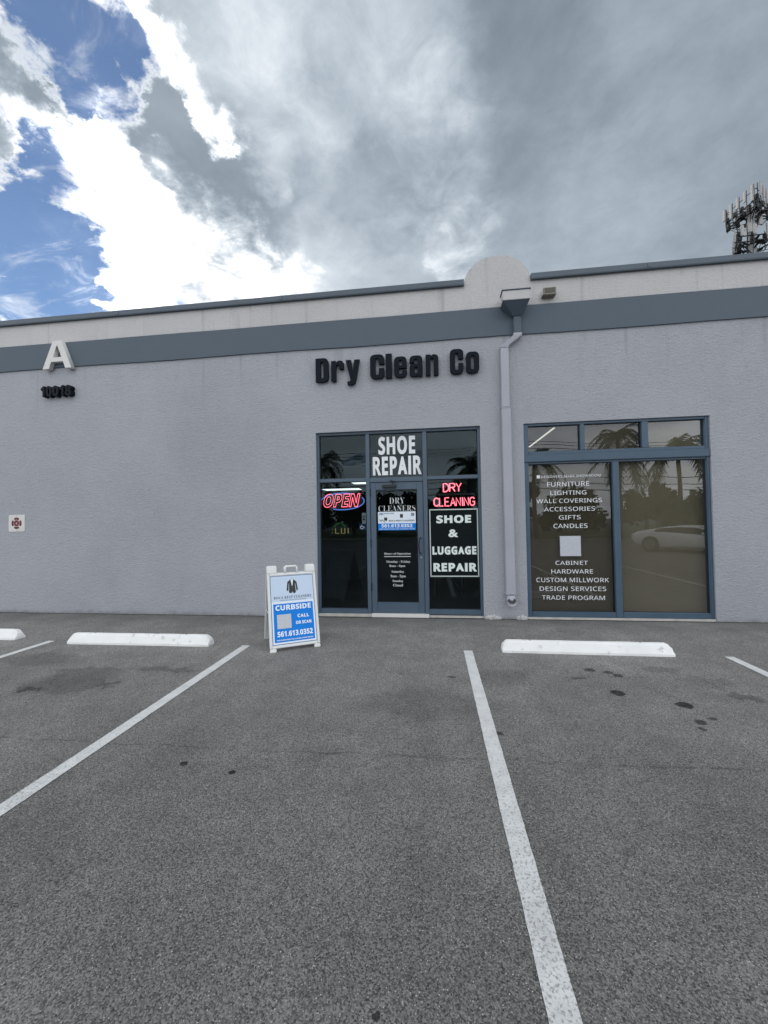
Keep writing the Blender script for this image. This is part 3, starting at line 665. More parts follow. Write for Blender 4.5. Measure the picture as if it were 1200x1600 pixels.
P_(mb).build('collector_funnel', M['head_blue'], R0, .003)
P_(MB().box(1.300, 1.418, Y - .106, Y - .03, 4.470, 4.733)).build('outlet_pipe', M['band'], R0, .008)
def rect_run(sections, name, m):
    mb = MB(); k = len(sections)
    for (x0, x1, y0, y1, z) in sections: mb.v += [(x0, y0, z), (x1, y0, z), (x1, y1, z), (x0, y1, z)]
    for i in range(k - 1):
        for j in range(4): mb.f.append((i*4+j, i*4+(j+1)%4, i*4+4+(j+1)%4, i*4+4+j))
    mb.f += [(3, 2, 1, 0), tuple((k-1)*4 + j for j in range(4))]
    return P_(mb).build(name, m, R0, .008)
rect_run([(1.292, 1.424, Y - .112, Y - .004, 4.475), (1.290, 1.422, Y - .115, Y - .004, 4.43), (1.092, 1.224, Y - .095, Y - .004, 4.29), (1.090, 1.222, Y - .090, Y - .004, 4.255)], 'offset_elbow', M['pipe'])
rect_run([(1.092, 1.220, Y - .088, Y - .006, 4.262), (1.092, 1.220, Y - .088, Y - .006, 3.32)], 'downpipe', M['pipe'])
rect_run([(1.086, 1.230, Y - .094, Y - .004, 3.318), (1.093, 1.242, Y - .094, Y - .004, .385)], 'downpipe', M['pipe'])
for z in (3.31, .41):
    P_(MB().box(1.080, 1.238 + (.012 if z < 1 else 0), Y - .100, Y - .002, z - .007, z + .009)).build('pipe_strap', M['pipe'], R0, .002)
mb = MB(); n = 16      # round shoe turned outwards at the foot
rings = []
for k, (cy, cz, tl, rr_) in enumerate(((Y - .05, .385, 0, .064), (Y - .055, .345, 15, .068), (Y - .085, .305, 50, .070), (Y - .125, .29, 62, .072))):
    for j in range(n):
        a = 2 * PI * j / n; lx, ly = math.cos(a) * rr_, math.sin(a) * rr_; t_ = math.radians(tl)
        mb.v.append((1.170 + lx, cy + ly * math.cos(t_), cz + ly * math.sin(t_)))
for k in range(3):
    for j in range(n): mb.f.append((k*n+j, k*n+(j+1)%n, (k+1)*n+(j+1)%n, (k+1)*n+j))
sh = P_(mb).build('outlet_shoe', M['pipe'], R0, smooth=True)
sm = sh.modifiers.new('wall_thickness', 'SOLIDIFY'); sm.thickness = .004
MBk = MB(); MBk.v = [(1.170 + math.cos(2*PI*j/n) * .058, Y - .124 + math.sin(2*PI*j/n) * .046 * math.cos(1.08), .308 + math.sin(2*PI*j/n) * .046 * math.sin(1.08)) for j in range(n)]; MBk.f = [tuple(range(n))]
P_(MBk).build('shoe_shade_disc', M['black'], R0)  # black disc standing in for the shade inside the shoe opening

# ------------------------------------------------------------------ letters fixed on the wall
SG_ = thing('wall_sign', 'navy block letters reading Dry Clean Co above the entrance', 'sign', (0, Y, 3.9))
s_, w_ = .185, .5
def Rr(x0, y0, x1, y1, r): return rr(x0, y0, x1, y1, r, 4)
r_ = .17
def gl_D(): return [[(0, 0), (.33, 0)] + arc(.5 - r_, r_, r_, 270, 360, 4) + arc(.5 - r_, 1 - r_, r_, 0, 90, 4) + [(0, 1)], Rr(.19, .15, .31, .85, .05)]
def gl_C():
    o = [(.5, .60)] + arc(.5 - r_, 1 - r_, r_, 0, 90, 4) + arc(r_, 1 - r_, r_, 90, 180, 4) + arc(r_, r_, r_, 180, 270, 4) + arc(.5 - r_, r_, r_, 270, 360, 4) + [(.5, .42), (.31, .42), (.31, .20), (.29, .15), (.21, .15), (.19, .20), (.19, .80), (.21, .85), (.29, .85), (.31, .80), (.31, .60)]
    return [o]
h_ = .85
def gl_o(): return [Rr(0, 0, .5, h_, r_), Rr(.19, .14, .31, h_ - .14, .05)]
def gl_l(): return [[(0, 0), (.22, 0), (.22, 1), (0, 1)]]
def gl_e(): return [[(.5, .37)] + arc(.5 - r_, h_ - r_, r_, 0, 90, 4) + arc(r_, h_ - r_, r_, 90, 180, 4) + arc(r_, r_, r_, 180, 270, 4) + arc(.5 - r_, r_, r_, 270, 360, 4) + [(.5, .28), (.31, .28), (.31, .19), (.29, .14), (.21, .14), (.19, .19), (.19, .37)], Rr(.19, .48, .31, .71, .04)]
def gl_a(): return [[(.5, 0)] + arc(.5 - r_, h_ - r_, r_, 0, 90, 4) + arc(r_, h_ - r_, r_, 90, 180, 4) + [(0, .57), (.19, .57), (.19, .66), (.21, .71), (.29, .71), (.31, .66), (.31, .51)] + arc(.14, .37, .14, 90, 180, 4) + arc(.12, .12, .12, 180, 270, 4) + [(.29, 0), (.31, .06), (.33, 0)], Rr(.19, .13, .31, .39, .04)]
def gl_n(): return [[(0, 0), (0, h_), (.19, h_), (.22, .80), (.28, h_)] + arc(.5 - .15, h_ - .15, .15, 90, 0, 4) + [(.5, 0), (.31, 0), (.31, .66), (.29, .70), (.21, .70), (.19, .66), (.19, 0)]]
def gl_r(): return [[(0, 0), (0, h_), (.19, h_), (.22, .79), (.28, h_)] + arc(.5 - .13, h_ - .13, .13, 90, 0, 4) + [(.5, .50), (.32, .50), (.32, .64), (.30, .68), (.22, .68), (.19, .64), (.19, 0)]]
def gl_y(): return [[(0, h_), (.19, h_), (.25, .33), (.31, h_), (.5, h_), (.37, .02), (.33, -.12), (.24, -.19), (.06, -.19), (.06, -.05), (.14, -.05), (.17, .0)]]
for ch, fn, x0, x1 in (('D', gl_D, -1.905, -1.690), ('r', gl_r, -1.64, -1.43), ('y', gl_y, -1.395, -1.160), ('C', gl_C, -.985, -.755), ('l', gl_l, -.728, -.628), ('e', gl_e, -.590, -.385),
                       ('a', gl_a, -.340, -.130), ('n', gl_n, -.080, .125), ('C', gl_C, .308, .520), ('o', gl_o, .560, .765)):
    wd = .22 if ch == 'l' else .5
    S = Matrix.Translation((x0, -.045, 0)) @ Matrix.Rotation(PI / 2, 4, 'X') @ Matrix.Diagonal(((x1 - x0) / wd, .395, 1, 1))
    poly_letter('letter', fn(), M['navy'], SG_, .055, S)
LA = thing('building_letter', 'large white raised letter A fixed over the blue band, upper left', 'sign', (-6.715, Y - .026, 4.43))
pa = [(0, 0), (.125, 0), (.172, .125), (.413, .125), (.46, 0), (.585, 0), (.378, .505), (.207, .505)]
ph_ = [(.204, .205), (.2925, .435), (.381, .205)]
S = Matrix.Translation((-.2925, -.042, 0)) @ Matrix.Rotation(PI / 2, 4, 'X')
poly_letter('letter_face', [pa, ph_], M['letter_white'], LA, .078, S)
NU = thing('address_number', 'small dark raised address number 10018 below the white letter A', 'number', (0, Y, 3.93))
wx = [(-7.07, -6.985), (-6.965, -6.84), (-6.83, -6.705), (-6.685, -6.60), (-6.575, -6.447)]
for ch, (a, b_) in zip('10018', wx):
    text('digit', sans(ch), (a, 0, b_, .195), 0, M['navy_light'], NU, .045, .03, xf=Matrix.Translation((0, -.001, 0)) @ Matrix.Rotation(PI / 2, 4, 'X'))

# fire department plate
FS = thing('fire_sign', 'small white plate with dark red fire department cross on the left wall', 'sign', (-7.65, Y, 1.64))
MB().prism(rr(-.168, -.155, .168, .155, .025), -.006, -.0005).build('plate', M['letter_white'], FS)
for k in range(4):
    a = k * 90
    po = [(.066 * math.cos(math.radians(a + d)), .066 * math.sin(math.radians(a + d))) for d in (-34, -17, 0, 17, 34)] + [((.106 if abs(d) < 30 else .098) * math.cos(math.radians(a + d)), (.106 if abs(d) < 30 else .098) * math.sin(math.radians(a + d))) for d in (34, 22, 8, 0, -8, -22, -34)]
    MB().prism(po, -.0085, -.0065).build('cross_arm', M['red_ink'], FS)
poly_letter('centre_ring', [arc(0, 0, .056, 0, 350, 24), arc(0, 0, .022, 0, 350, 16)], M['red_ink'], FS, .002, Matrix.Translation((0, -.0085, 0)) @ Matrix.Rotation(PI / 2, 4, 'X'))
MB().prism(arc(0, 0, .018, 0, 345, 12), -.0085, -.0065).build('centre_disc', M['red_pink'], FS)
for z in (.135, -.135): MB().prism([(x, z + q) for x, q in arc(0, 0, .007, 0, 330, 10)], -.010, -.0065).build('screw', M['steel'], FS)

# small wall flood light
WL = thing('wall_light', 'small tan box light fixed on the parapet right of the collector head', 'wall light', (1.855, Y, 5.08))
MB().box(-.10, .09, -.12, -.001, -.055, .06).build('housing', M['tan'], WL, .006)
MB().box(-.080, .070, -.1235, -.121, -.028, .045).build('lens', M['tan_dark'], WL)
MB().box(-.112, -.101, -.10, -.001, -.045, .045).build('side_bracket', M['head_pale'], WL)

# ------------------------------------------------------------------ wheel stops
def wheel_stop(x0, x1, yf, label, rz=0.0, seed=1):
    rnd = random.Random(seed); L = x1 - x0
    t_ = thing('wheel_stop', label, 'wheel stop', ((x0 + x1) / 2, yf, 0), rz, 'white concrete wheel stops in front of the building')
    prof = [(0, 0), (.0, .025), (.045, .118), (.060, .128), (.105, .128), (.120, .118), (.155, .02), (.155, 0)]
    mb = MB(); st = [-L/2, -L/2 + .010, -L/2 + .045, -L/2 + .065] + [-L/2 + .065 + (L - .13) * i / 18 for i in range(1, 18)] + [L/2 - .065, L/2 - .045, L/2 - .010, L/2]
    n = len(prof)
    for i, x in enumerate(st):
        e = min(x + L/2, L/2 - x); hs = .35 if e < .006 else (.62 if e < .02 else (.93 if e < .05 else 1.0))
        for (py, pz) in prof:
            z = min(pz, .128 * hs) if e < .02 else pz * hs
            yy = .0775 + (py - .0775) * (.93 if e < .02 else 1)
            mb.v.append((x, yy + rnd.uniform(-.0015, .0015), z + (rnd.uniform(-.0015, .0015) if pz > 0 else 0)))
    for i in range(len(st) - 1):
        for j in range(n - 1): mb.f.append((i*n+j, i*n+j+1, (i+1)*n+j+1, (i+1)*n+j))
    mb.f += [tuple(range(n)), tuple((len(st)-1)*n + j for j in range(n - 1, -1, -1))]
    mb.build('concrete_bar', M['white_concrete'], t_)
    for sx in (-.62, .62):
        MB().tube([(sx * L / 2 * 1.05, .082, .124), (sx * L / 2 * 1.05, .082, .1315)], .011, 10).build('anchor_pin', mat('rusty_pin', (.35, .33, .31), .7), t_)
    return t_
wheel_stop(-4.885, -2.885, 4.772, 'white wheel stop to the left of the sandwich board', .012, 1)
wheel_stop(.775, 2.645, 4.825, 'white wheel stop in front of the showroom window', -.006, 2)
wheel_stop(-7.80, -5.80, 4.865, 'white wheel stop cut off by the left edge of the photo', .0, 3)

# ------------------------------------------------------------------ sandwich board
ax = math.atan2(.305, .535)
ux, uy = math.cos(ax), math.sin(ax); nx, ny = -uy, ux
bx, by = (-1.98 - 1.445) / 2, (4.60 + 4.905) / 2
AF = thing('sandwich_board', 'white plastic sandwich board with blue CURBSIDE poster on the pavement left of the entrance', 'sandwich board', (bx + nx * .34, by + ny * .34, 0), ax)
def face_xf(front=True):
    # local (x, s, d): across, up the slope, outwards -> thing space
    lean = math.atan2(.31, 1.0); sgn = -1 if front else 1
    up = Vector((0, -sgn * math.sin(lean), math.cos(lean))); out = Vector((0, sgn * math.cos(lean), math.sin(lean)))
    x = Vector((1, 0, 0)) if front else Vector((-1, 0, 0))
    o_ = Vector((0, sgn * .34, 0))
    return Matrix(((x.x, up.x, out.x, o_.x), (x.y, up.y, out.y, o_.y), (x.z, up.z, out.z, o_.z), (0, 0, 0, 1)))
for fr in (True, False):
    X = face_xf(fr)
    lf = thing('board_leaf', None, None); lf.parent = AF
    def pb(x0, x1, s0, s1, d0, d1, name, m, bev=.003): return MB().box(x0, x1, s0, s1, d0, d1).build(name, m, lf, bev, xf=X)
    pb(-.308, -.280, .045, .955, -.040, .004, 'side_rail', M['plastic'], .006); pb(.280, .308, .045, .955, -.040, .004, 'side_rail', M['plastic'], .006)
    pb(-.279, .279, .045, .075, -.040, .004, 'bottom_rail', M['plastic'], .006); pb(-.279, .279, .930, .955, -.040, .004, 'top_rail', M['plastic'], .006)
    pb(-.308, -.232, .0, .044, -.035, .004, 'foot', M['plastic'], .006); pb(.232, .308, .0, .044, -.035, .004, 'foot', M['plastic'], .006)
    pb(-.308, -.185, .956, 1.058, -.033, .004, 'corner_post', M['plastic'], .008); pb(.185, .308, .956, 1.058, -.033, .004, 'corner_post', M['plastic'], .008)
    for k in range(5): pb(-.296 + k * .022, -.286 + k * .022, .972, 1.030, .0045, .007, 'post_rib', M['plastic'], .0); pb(.197 + k * .022, .207 + k * .022, .972, 1.030, .0045, .007, 'post_rib', M['plastic'], .0)
    hb = MB().tube([(-.075, .952, -.014), (-.075, 1.03, -.014), (-.062, 1.045, -.014), (.062, 1.045, -.014), (.075, 1.03, -.014), (.075, .952, -.014)], .014, 8); hb.build('carry_handle', M['plastic'], lf, xf=X, smooth=True)
    pb(-.2795, .2795, .076, .929, -.018, -.006, 'panel', M['plastic'], 0)
    if fr:
        PO = thing('poster', None, None); PO.parent = AF
        PO['label'] = 'blue and white CURBSIDE poster with black suit jacket drawing'
        def pp(x0, x1, s0, s1, lv, name, m): return MB().box(x0, x1, s0, s1, -.0055 + lv * .0012, -.0045 + lv * .0012).build(name, m, PO, 0, xf=X)
        pp(-.274, .274, .080, .925, 0, 'poster_edge', M['blue_edge']); pp(-.266, .266, .088, .917, 1, 'poster_sheet', M['sheet_white'])
        pp(-.262, .262, .600, .913, 2, 'poster_head', M['sheet']); pp(-.248, .248, .108, .572, 2, 'poster_field', M['blue'])
        def pt(s, r_, m, off=.0, lv=3, spacing=1.0):
            return text('lettering', sans(s) if s[0].isascii() else s, r_, 0, m, PO, .0006, off, spacing=spacing, xf=X @ Matrix.Translation((0, 0, -.0055 + lv * .0012)))
        wv = M['sheet_white']
        pt('CURBSIDE', (-.222, .490, .222, .555), wv, .022); pt('CALL', (.045, .385, .190, .428), wv, .022); pt('OR SCAN', (.020, .305, .215, .345), wv, .022)
        pt('561.613.0352', (-.212, .172, .224, .238), wv, .022); pt('FREE RESERVATIONS AND CLEANERS & MORE SERVICES', (-.220, .125, .225, .141), wv, .012)
        pp(-.208, -.035, .268, .440, 3, 'poster_square', M['pale_grey'])
        pt(bold('BOCA BEST CLEANERS'), (-.235, .632, .235, .664), M['ink'], .0, spacing=1.15)
        pt('COUTURE DRY CLEANING AND ALTERATIONS', (-.165, .606, .165, .619), M['ink_grey'], .0)
        # jacket drawing
        def pol(pts, name, m, lv): 
            cu_ = [(x * .95, .695 + y * .95) for x, y in pts]
            return poly_letter(name, [cu_], m, PO, .0008, X @ Matrix.Translation((0, 0, -.0055 + lv * .0012 + .0004)))
        pol([(-.046, .010), (-.030, .0), (-.008, .004), (0, .022), (.010, .0), (.034, -.002), (.046, .012), (.040, .115), (.046, .165), (.020, .186), (-.018, .186), (-.044, .168), (-.040, .115)], 'jacket_body', M['ink'], 3)
        for sx in (-1, 1): pol([(sx * .040, .170), (sx * .062, .150), (sx * .076, .040), (sx * .054, .030), (sx * .048, .095)], 'jacket_sleeve', M['ink'], 3)
        pol([(-.018, .184), (.018, .184), (.002, .095), (-.002, .095)], 'shirt_front', M['sheet_white'], 4)
        for y_ in (.075, .045): pol([(-.003, y_), (.003, y_), (.003, y_ + .006), (-.003, y_ + .006)], 'jacket_button', M['ink_grey'], 4)
        poly_letter('hanger_hook', [[(x * .8, .881 + y * .8) for x, y in arc(0, .006, .012, -60, 200, 10) + arc(0, .006, .009, 200, -60, 10)]], M['ink_grey'], PO, .0008, X @ Matrix.Translation((0, 0, -.0015)))
for sx in (-.296, .296):
    MB().tube([(sx, -.19, .42), (sx, .19, .42)], .006, 6).build('spreader_bar', M['plastic'], AF)
MB().tube([(-.30, 0, .905), (.30, 0, .905)], .010, 8).build('hinge_rod', M['plastic'], AF)

# ------------------------------------------------------------------ signs behind the glass
NS = thing('neon_sign', 'lit red neon OPEN sign with blue oval behind the left pane', 'neon sign', (-1.54, Y + .19, 1.92))
cu = None
def loc(mb, c): mb.v = [(x - c[0], y - c[1], z - c[2]) for x, y, z in mb.v]; return mb
mo = text('open_tube', sans('OPEN'), (-1.875, 1.812, -1.225, 2.050), 0, M['neon_red'], NS, 0, .012, .0155, True, shear=.28, spacing=1.0, xf=Matrix.Translation((1.54, 0, -1.92)) @ Matrix.Rotation(PI / 2, 4, 'X'), bres=2)
mo = text('open_tube_core', sans('OPEN'), (-1.867, 1.820, -1.233, 2.042), 0, M['neon_core'], NS, 0, .012, .0085, True, shear=.28, spacing=1.0, xf=Matrix.Translation((1.54, -.010, -1.92)) @ Matrix.Rotation(PI / 2, 4, 'X'), bres=2)
ov = [(-.01 + .385 * math.cos(a), .012, .0 + .142 * math.sin(a) + .012 * math.cos(a)) for a in [2 * PI * i / 48 for i in range(6, 43)]]
ov = [(x, y, z) for x, y, z in ov]
def oval(a0, a1, r, m, name):
    pts = [(-.005 + .378 * math.cos(math.radians(a0 + (a1 - a0) * i / 30)), .014, -.005 + .142 * math.sin(math.radians(a0 + (a1 - a0) * i / 30))) for i in range(31)]
    MB().tube(pts, r, 8).build(name, m, NS, smooth=True)
oval(-115, 25, .009, M['neon_blue'], 'blue_tube'); oval(60, 195, .009, M['neon_blue'], 'blue_tube')
MB().prism([(x * .385, z * .15) for x, z in arc(0, 0, 1, 0, 350, 36)], .03, .045).build('backing', mat('clear_dark_acrylic', (.008, .010, .02), .3), NS)
for x in (-.2, .22): MB().tube([(x, .02, .12), (x, .02, .95)], .0015, 4).build('hanging_wire', M['wirem'], NS)

ND = thing('neon_sign', 'lit red neon DRY CLEANING sign behind the right pane', 'neon sign', (.34, Y + .19, 1.97))
GL = {'D': [[(0, 0), (0, 1), (.3, 1), (.55, .8), (.6, .5), (.55, .2), (.3, 0), (0, 0)]], 'R': [[(0, 0), (0, 1), (.4, 1), (.58, .88), (.58, .62), (.4, .5), (0, .5)], [(.32, .5), (.6, 0)]],
      'Y': [[(0, 1), (.3, .5), (.6, 1)], [(.3, .5), (.3, 0)]], 'C': [[(.6, .82), (.45, .97), (.2, .97), (.02, .75), (.02, .25), (.2, .03), (.45, .03), (.6, .18)]], 'L': [[(0, 1), (0, 0), (.5, 0)]],
      'E': [[(.52, 1), (0, 1), (0, 0), (.55, 0)], [(0, .52), (.45, .52)]], 'A': [[(0, 0), (.3, 1), (.6, 0)], [(.1, .34), (.5, .34)]], 'N': [[(0, 0), (0, 1), (.55, 0), (.55, 1)]], 'I': [[(.1, 0), (.1, 1)]],
      'G': [[(.6, .82), (.45, .97), (.2, .97), (.02, .75), (.02, .25), (.2, .03), (.45, .03), (.6, .2), (.6, .48), (.35, .48)]]}
def neon_word(s, x0, x1, z0, z1, parent):
    adv = [(.3 if c == 'I' else .72) for c in s]; tot = sum(adv) - .12; sx = (x1 - x0) / tot; x = 0
    for c, a in zip(s, adv):
        mr_ = MB(); mc = MB()
        for st in GL[c]:
            pts = [(x0 + (x + q[0]) * sx, 0, z0 + q[1] * (z1 - z0)) for q in st]
            mr_.tube(pts, .0115, 8); mc.tube([(p[0], -.008, p[2]) for p in pts], .0055, 8)
        l_ = mr_.build('letter_tube', M['neon_red'], parent, smooth=True); mc.build('tube_core', M['neon_core'], l_, smooth=True)
        x += a
neon_word('DRY', -.170, .122, .066, .200, ND); neon_word('CLEANING', -.330, .330, -.170, -.035, ND)
MB().box(-.35, .35, .03, .038, .01, .035).build('carrier_bar', M['black'], ND)
for x in (-.25, .25): MB().tube([(x, .03, .03), (x, .03, .95)], .0015, 4).build('hanging_wire', M['wirem'], ND)

WS = thing('window_sign', 'black SHOE & LUGGAGE REPAIR panel with pale border in the right pane', 'sign', (.32, G - .010, 1.195))
MB().box(-.384, .384, .0, .006, -.540, .545).build('panel', M['panel_black'], WS)
ed = MB(); ed.box(-.390, -.372, -.006, -.0005, -.548, .552).box(.372, .390, -.006, -.0005, -.548, .552).box(-.371, .371, -.006, -.0005, -.548, -.530).box(-.371, .371, -.006, -.0005, .534, .552)
ed.build('border', M['panel_edge'], WS)
for s, r_ in (('SHOE', (.042, 1.516, .600, 1.645)), ('&', (.232, 1.288, .392, 1.415)), ('LUGGAGE', (-.030, 1.005, .674, 1.140)), ('REPAIR', (-.018, .732, .678, .870))):
    text('lettering', sans(s), (r_[0] - .32, r_[1] - 1.195, r_[2] - .32, r_[3] - 1.195), 0, M['vinyl_panel'], WS, .001, .030, xf=Matrix.Translation((0, -.002, 0)) @ Matrix.Rotation(PI / 2, 4, 'X'))

PS = thing('door_poster', 'white and blue poster with phone number on the glass of the door', 'poster', (-.603, DG - .006, 1.565))
MB().box(-.312, .312, .0, .002, -.152, .155).build('sheet', M['sheet_white'], PS)
MB().box(-.312, .312, -.0015, -.0005, -.152, -.038).build('blue_strip', M['blue'], PS)
def st_(s, r_, m, off=0.0): return text('lettering', sans(s) if s[0].isascii() else s, r_, 0, m, PS, .0006, off, xf=Matrix.Translation((0, -.0025, 0)) @ Matrix.Rotation(PI / 2, 4, 'X'))
st_('561.613.0352', (-.255, -.105, .255, -.050), M['sheet_white'], .02); st_('FREE RESERVATIONS AND CLEANERS & MORE', (-.290, -.140, .290, -.120), M['sheet'], .01)
st_(bold('BOCA BEST CLEANERS'), (-.130, -.005, .290, .018), M['ink']); st_('CURBSIDE', (-.290, .105, -.225, .135), M['blue_edge']); st_('WE ARE OPEN', (-.215, .118, -.050, .138), M['ink_grey'])
for c in ((.078, .085, .026, .034), (-.185, .035, .028, .030)):
    MB().prism([(c[0] + x * c[2], c[1] + z * c[3]) for x, z in [(-1, .5), (-.6, 1), (-.25, 1), (0, .4), (.25, 1), (.6, 1), (1, .5), (.8, -1), (.2, -1), (0, -.7), (-.2, -1), (-.8, -1)]], -.002, -.0005).build('jacket_mark', M['ink'], PS)
for a, b_ in (((-.290, .03), (-.255, -.002)), ((-.245, .03), (-.195, -.022)), ((-.275, .005), (-.235, .02))):
    MB().tube([(a[0], -.002, a[1]), (b_[0], -.002, b_[1])], .004, 5).build('scissor_blade', M['ink'], PS)
MB().box(.235, .290, -.0015, -.0005, .080, .130).build('grey_square', M['ink_grey'], PS)

NC = thing('notice_card', 'narrow white notice card taped at the right edge of the left pane', 'notice', (-1.155, G + .006, 1.62))
MB().box(-.035, .030, 0, .002, -.09, .09).build('card', M['letter_white'], NC)
MB().box(-.022, .018, -.0012, -.0003, .01, .045).build('print_block', M['ink_grey'], NC); MB().box(-.018, .014, -.0012, -.0003, -.035, -.005).build('print_block', M['ink'], NC)
AS = thing('access_sticker', 'small blue accessibility sticker just below the narrow notice card', 'sticker', (-1.165, G + .004, 1.48))
MB().box(-.075, .045, 0, .0015, -.055, .050).build('sticker_sheet', mat('blue_sticker', (.012, .07, .24), .4), AS)
sm_ = MB(); sm_.tube([(-.03, -.001, .032), (-.03, -.001, .0), (.0, -.001, .0), (.012, -.001, -.028)], .005, 5); sm_.tube([(-.03 + .024 * math.cos(a), -.001, -.012 + .024 * math.sin(a)) for a in [math.radians(q) for q in range(110, 331, 20)]], .0045, 5)
sm_.build('wheelchair_mark', M['vinyl'], AS)

# lit ceiling panels and interior furniture seen dimly through the tint
def ceiling_light(x0, x1, y0, y1, z, label, lm='lamp'):
    t_ = thing('ceiling_light', label, 'ceiling light', ((x0 + x1) / 2, (y0 + y1) / 2, z)); hx, hy = (x1 - x0) / 2, (y1 - y0) / 2
    MB().box(-hx - .02, hx + .02, -hy - .02, hy + .02, -.03, 0).build('light_frame', M['dark_room'], t_)
    MB().box(-hx, hx, -hy, hy, -.040, -.031).build('diffuser', M[lm], t_); return t_
ceiling_light(-4.45, -2.95, 15.6, 16.3, 2.93, 'long lit ceiling panel seen above the neon OPEN sign')
ceiling_light(-2.75, -1.25, 13.2, 13.8, 2.93, 'lit ceiling panel seen at the top right of the left pane')
ceiling_light(2.30, 2.34, 7.9, 9.9, 3.33, 'thin strip light seen diagonally in the left showroom transom', 'lamp_dim')
CT = thing('shop_counter', 'dark shop counter dimly seen inside behind the lower left pane', 'counter', (-2.2, 10.5, .03))
MB().box(-2.2, 2.4, 0, .6, 0, 1.02).build('counter_body', M['counter'], CT); MB().box(-2.25, 2.45, -.04, .64, 1.022, 1.06).build('counter_top', M['show_room'], CT, .004)
LS = thing('interior_sign', 'faint amber letters on a green arch glimpsed inside below the OPEN sign', 'sign', (-2.12, 9.0, 1.62))
LS.location = (-2.16, 9.0, 1.36)
MB().prism(arc(0, .03, .20, 0, 180, 16) + [(-.24, -.12), (.24, -.12)], 0, .02).build('arch_board', mat('dark_green_board', (.02, .06, .02), .6), LS)
for st in ([(-.10, .06), (-.10, -.06), (-.02, -.06)], [(.04, .06), (.04, -.06), (.12, -.06), (.12, .06)], [(.2, .06), (.2, -.06)], [(-.18, .03), (-.18, .04)], [(-.18, -.05), (-.18, -.04)]):
    MB().tube([(x, -.01, z) for x, z in st], .011, 6).build('amber_stroke', M['neon_amber'], LS)
gt = MB().tube([(x, -.012, z) for x, z in arc(0, .02, .15, 25, 155, 10)], .012, 6).build('green_arc', M['neon_green'], LS)
RK = thing('garment_rack', 'faint leaning ironing frame glimpsed low behind the right pane', 'rack', (.25, 8.2, .03))
for a, b_ in (((-.25, 0, 0), (-.25, 0, 1.2)), ((.35, 0, 0), (-.35, 0, .95)), ((.3, .1, 0), (.3, .1, .7)), ((.1, .1, .7), (.6, .1, .7))): MB().tube([a, b_], .018, 6).build('rack_tube', M['steel'], RK)
# ------------------------------------------------------------------ cell tower behind the building
pal = mat('pale_antenna_cover', (.34, .33, .33), .5); drk = mat('dark_galvanised_steel', (.018, .021, .026), .6); polem = worn('galvanised_pole', (.30, .32, .34), .5, .1, .5, 6)
CTW = thing('cell_tower', 'grey cell tower pole with crowded antenna platforms rising behind the roof at right', 'cell tower', (36.95, 50, 0))
MB().tube([(0, 0, 0), (0, 0, 36.8)], .75, 16, r2=.42).build('pole', polem, CTW, smooth=True)
MB().tube([(-.72, -.3, 30), (-.52, -.3, 36.4)], .07, 6).build('cable_run', drk, CTW)
rt = random.Random(5)
def platform(z, R_, panel_h, up, rot, n_m=4, dense=1.0):
    pf = thing('antenna_platform', None, None, (0, 0, z)); pf.parent = CTW
    steel = MB()
    c = [(R_ * math.cos(rot + k * 2 * PI / 3), R_ * math.sin(rot + k * 2 * PI / 3), 0) for k in range(3)]
    for dz in (-.5, .15): 
        for k in range(3): steel.tube([(c[k][0], c[k][1], dz), (c[(k + 1) % 3][0], c[(k + 1) % 3][1], dz)], .065, 6)
    for k in range(3):
        a, b_ = Vector(c[k]), Vector(c[(k + 1) % 3]); mid = (a + b_) / 2
        for dz, dz2 in ((.1, .1), (-.5, -1.0), (.1, -.5)): steel.tube([(0, 0, dz2), (mid.x, mid.y, dz)], .10, 6)
        steel.tube([(0, 0, -.3), (a.x, a.y, -.4)], .085, 6); steel.tube([(0, 0, -1.2), (a.x, a.y, -.5)], .06, 6)
        steel.box(mid.x - .35, mid.x + .35, mid.y - .3, mid.y + .3, -.62, -.52)
    steel.build('steel_frame', drk, pf)
    for k in range(3):
        a, b_ = Vector(c[k]), Vector(c[(k + 1) % 3]); nrm = ((a + b_) / 2).normalized(); an = math.atan2(nrm.y, nrm.x)
        for i in range(n_m):
            p = a.lerp(b_, (i + .1) / (n_m - .8)); q = p + nrm * .12
            MB().tube([(q.x, q.y, -.9), (q.x, q.y, up)], .045, 6).build('antenna_mast', drk, pf)
            ps = q + nrm * .22; X = Matrix.Translation((ps.x, ps.y, 0)) @ Matrix.Rotation(an, 4, 'Z')
            hh = panel_h * rt.uniform(.8, 1.15)
            if rt.random() < .85: MB().box(-.07, .07, -.15, .15, up - hh, up - .1).build('panel_antenna', pal, pf, .03, xf=X)
            pi_ = q - nrm * .25; X2 = Matrix.Translation((pi_.x, pi_.y, 0)) @ Matrix.Rotation(an, 4, 'Z')
            for zz_ in (-.75, -.25, .3):
                if rt.random() < .8 * dense: MB().box(-.14, .14, -.17, .17, zz_, zz_ + rt.uniform(.3, .45)).build('radio_unit', drk, pf, .02, xf=X2)
        cb = MB()
        for i in range(5):
            p = a.lerp(b_, rt.random()); cb.tube([(p.x, p.y, -.5), (p.x * .6, p.y * .6, -1.1 - rt.random() * .4), (0.2 * nrm.x, .2 * nrm.y, -1.3)], .035, 5)
        cb.build('jumper_cable', drk, pf)
    return pf
platform(36.4, 2.2, 1.7, 1.9, .12, 5, .75)
platform(32.9, 2.35, 1.5, 1.3, -.55, 4, .9)
rf = MB()
for z in (37.7,):
    c = [(2.3 * math.cos(.12 + k * 2 * PI / 3), 2.3 * math.sin(.12 + k * 2 * PI / 3), z) for k in range(3)]
    for k in range(3): rf.tube([c[k], c[(k + 1) % 3]], .035, 5)
rf.build('guard_rail', drk, CTW)
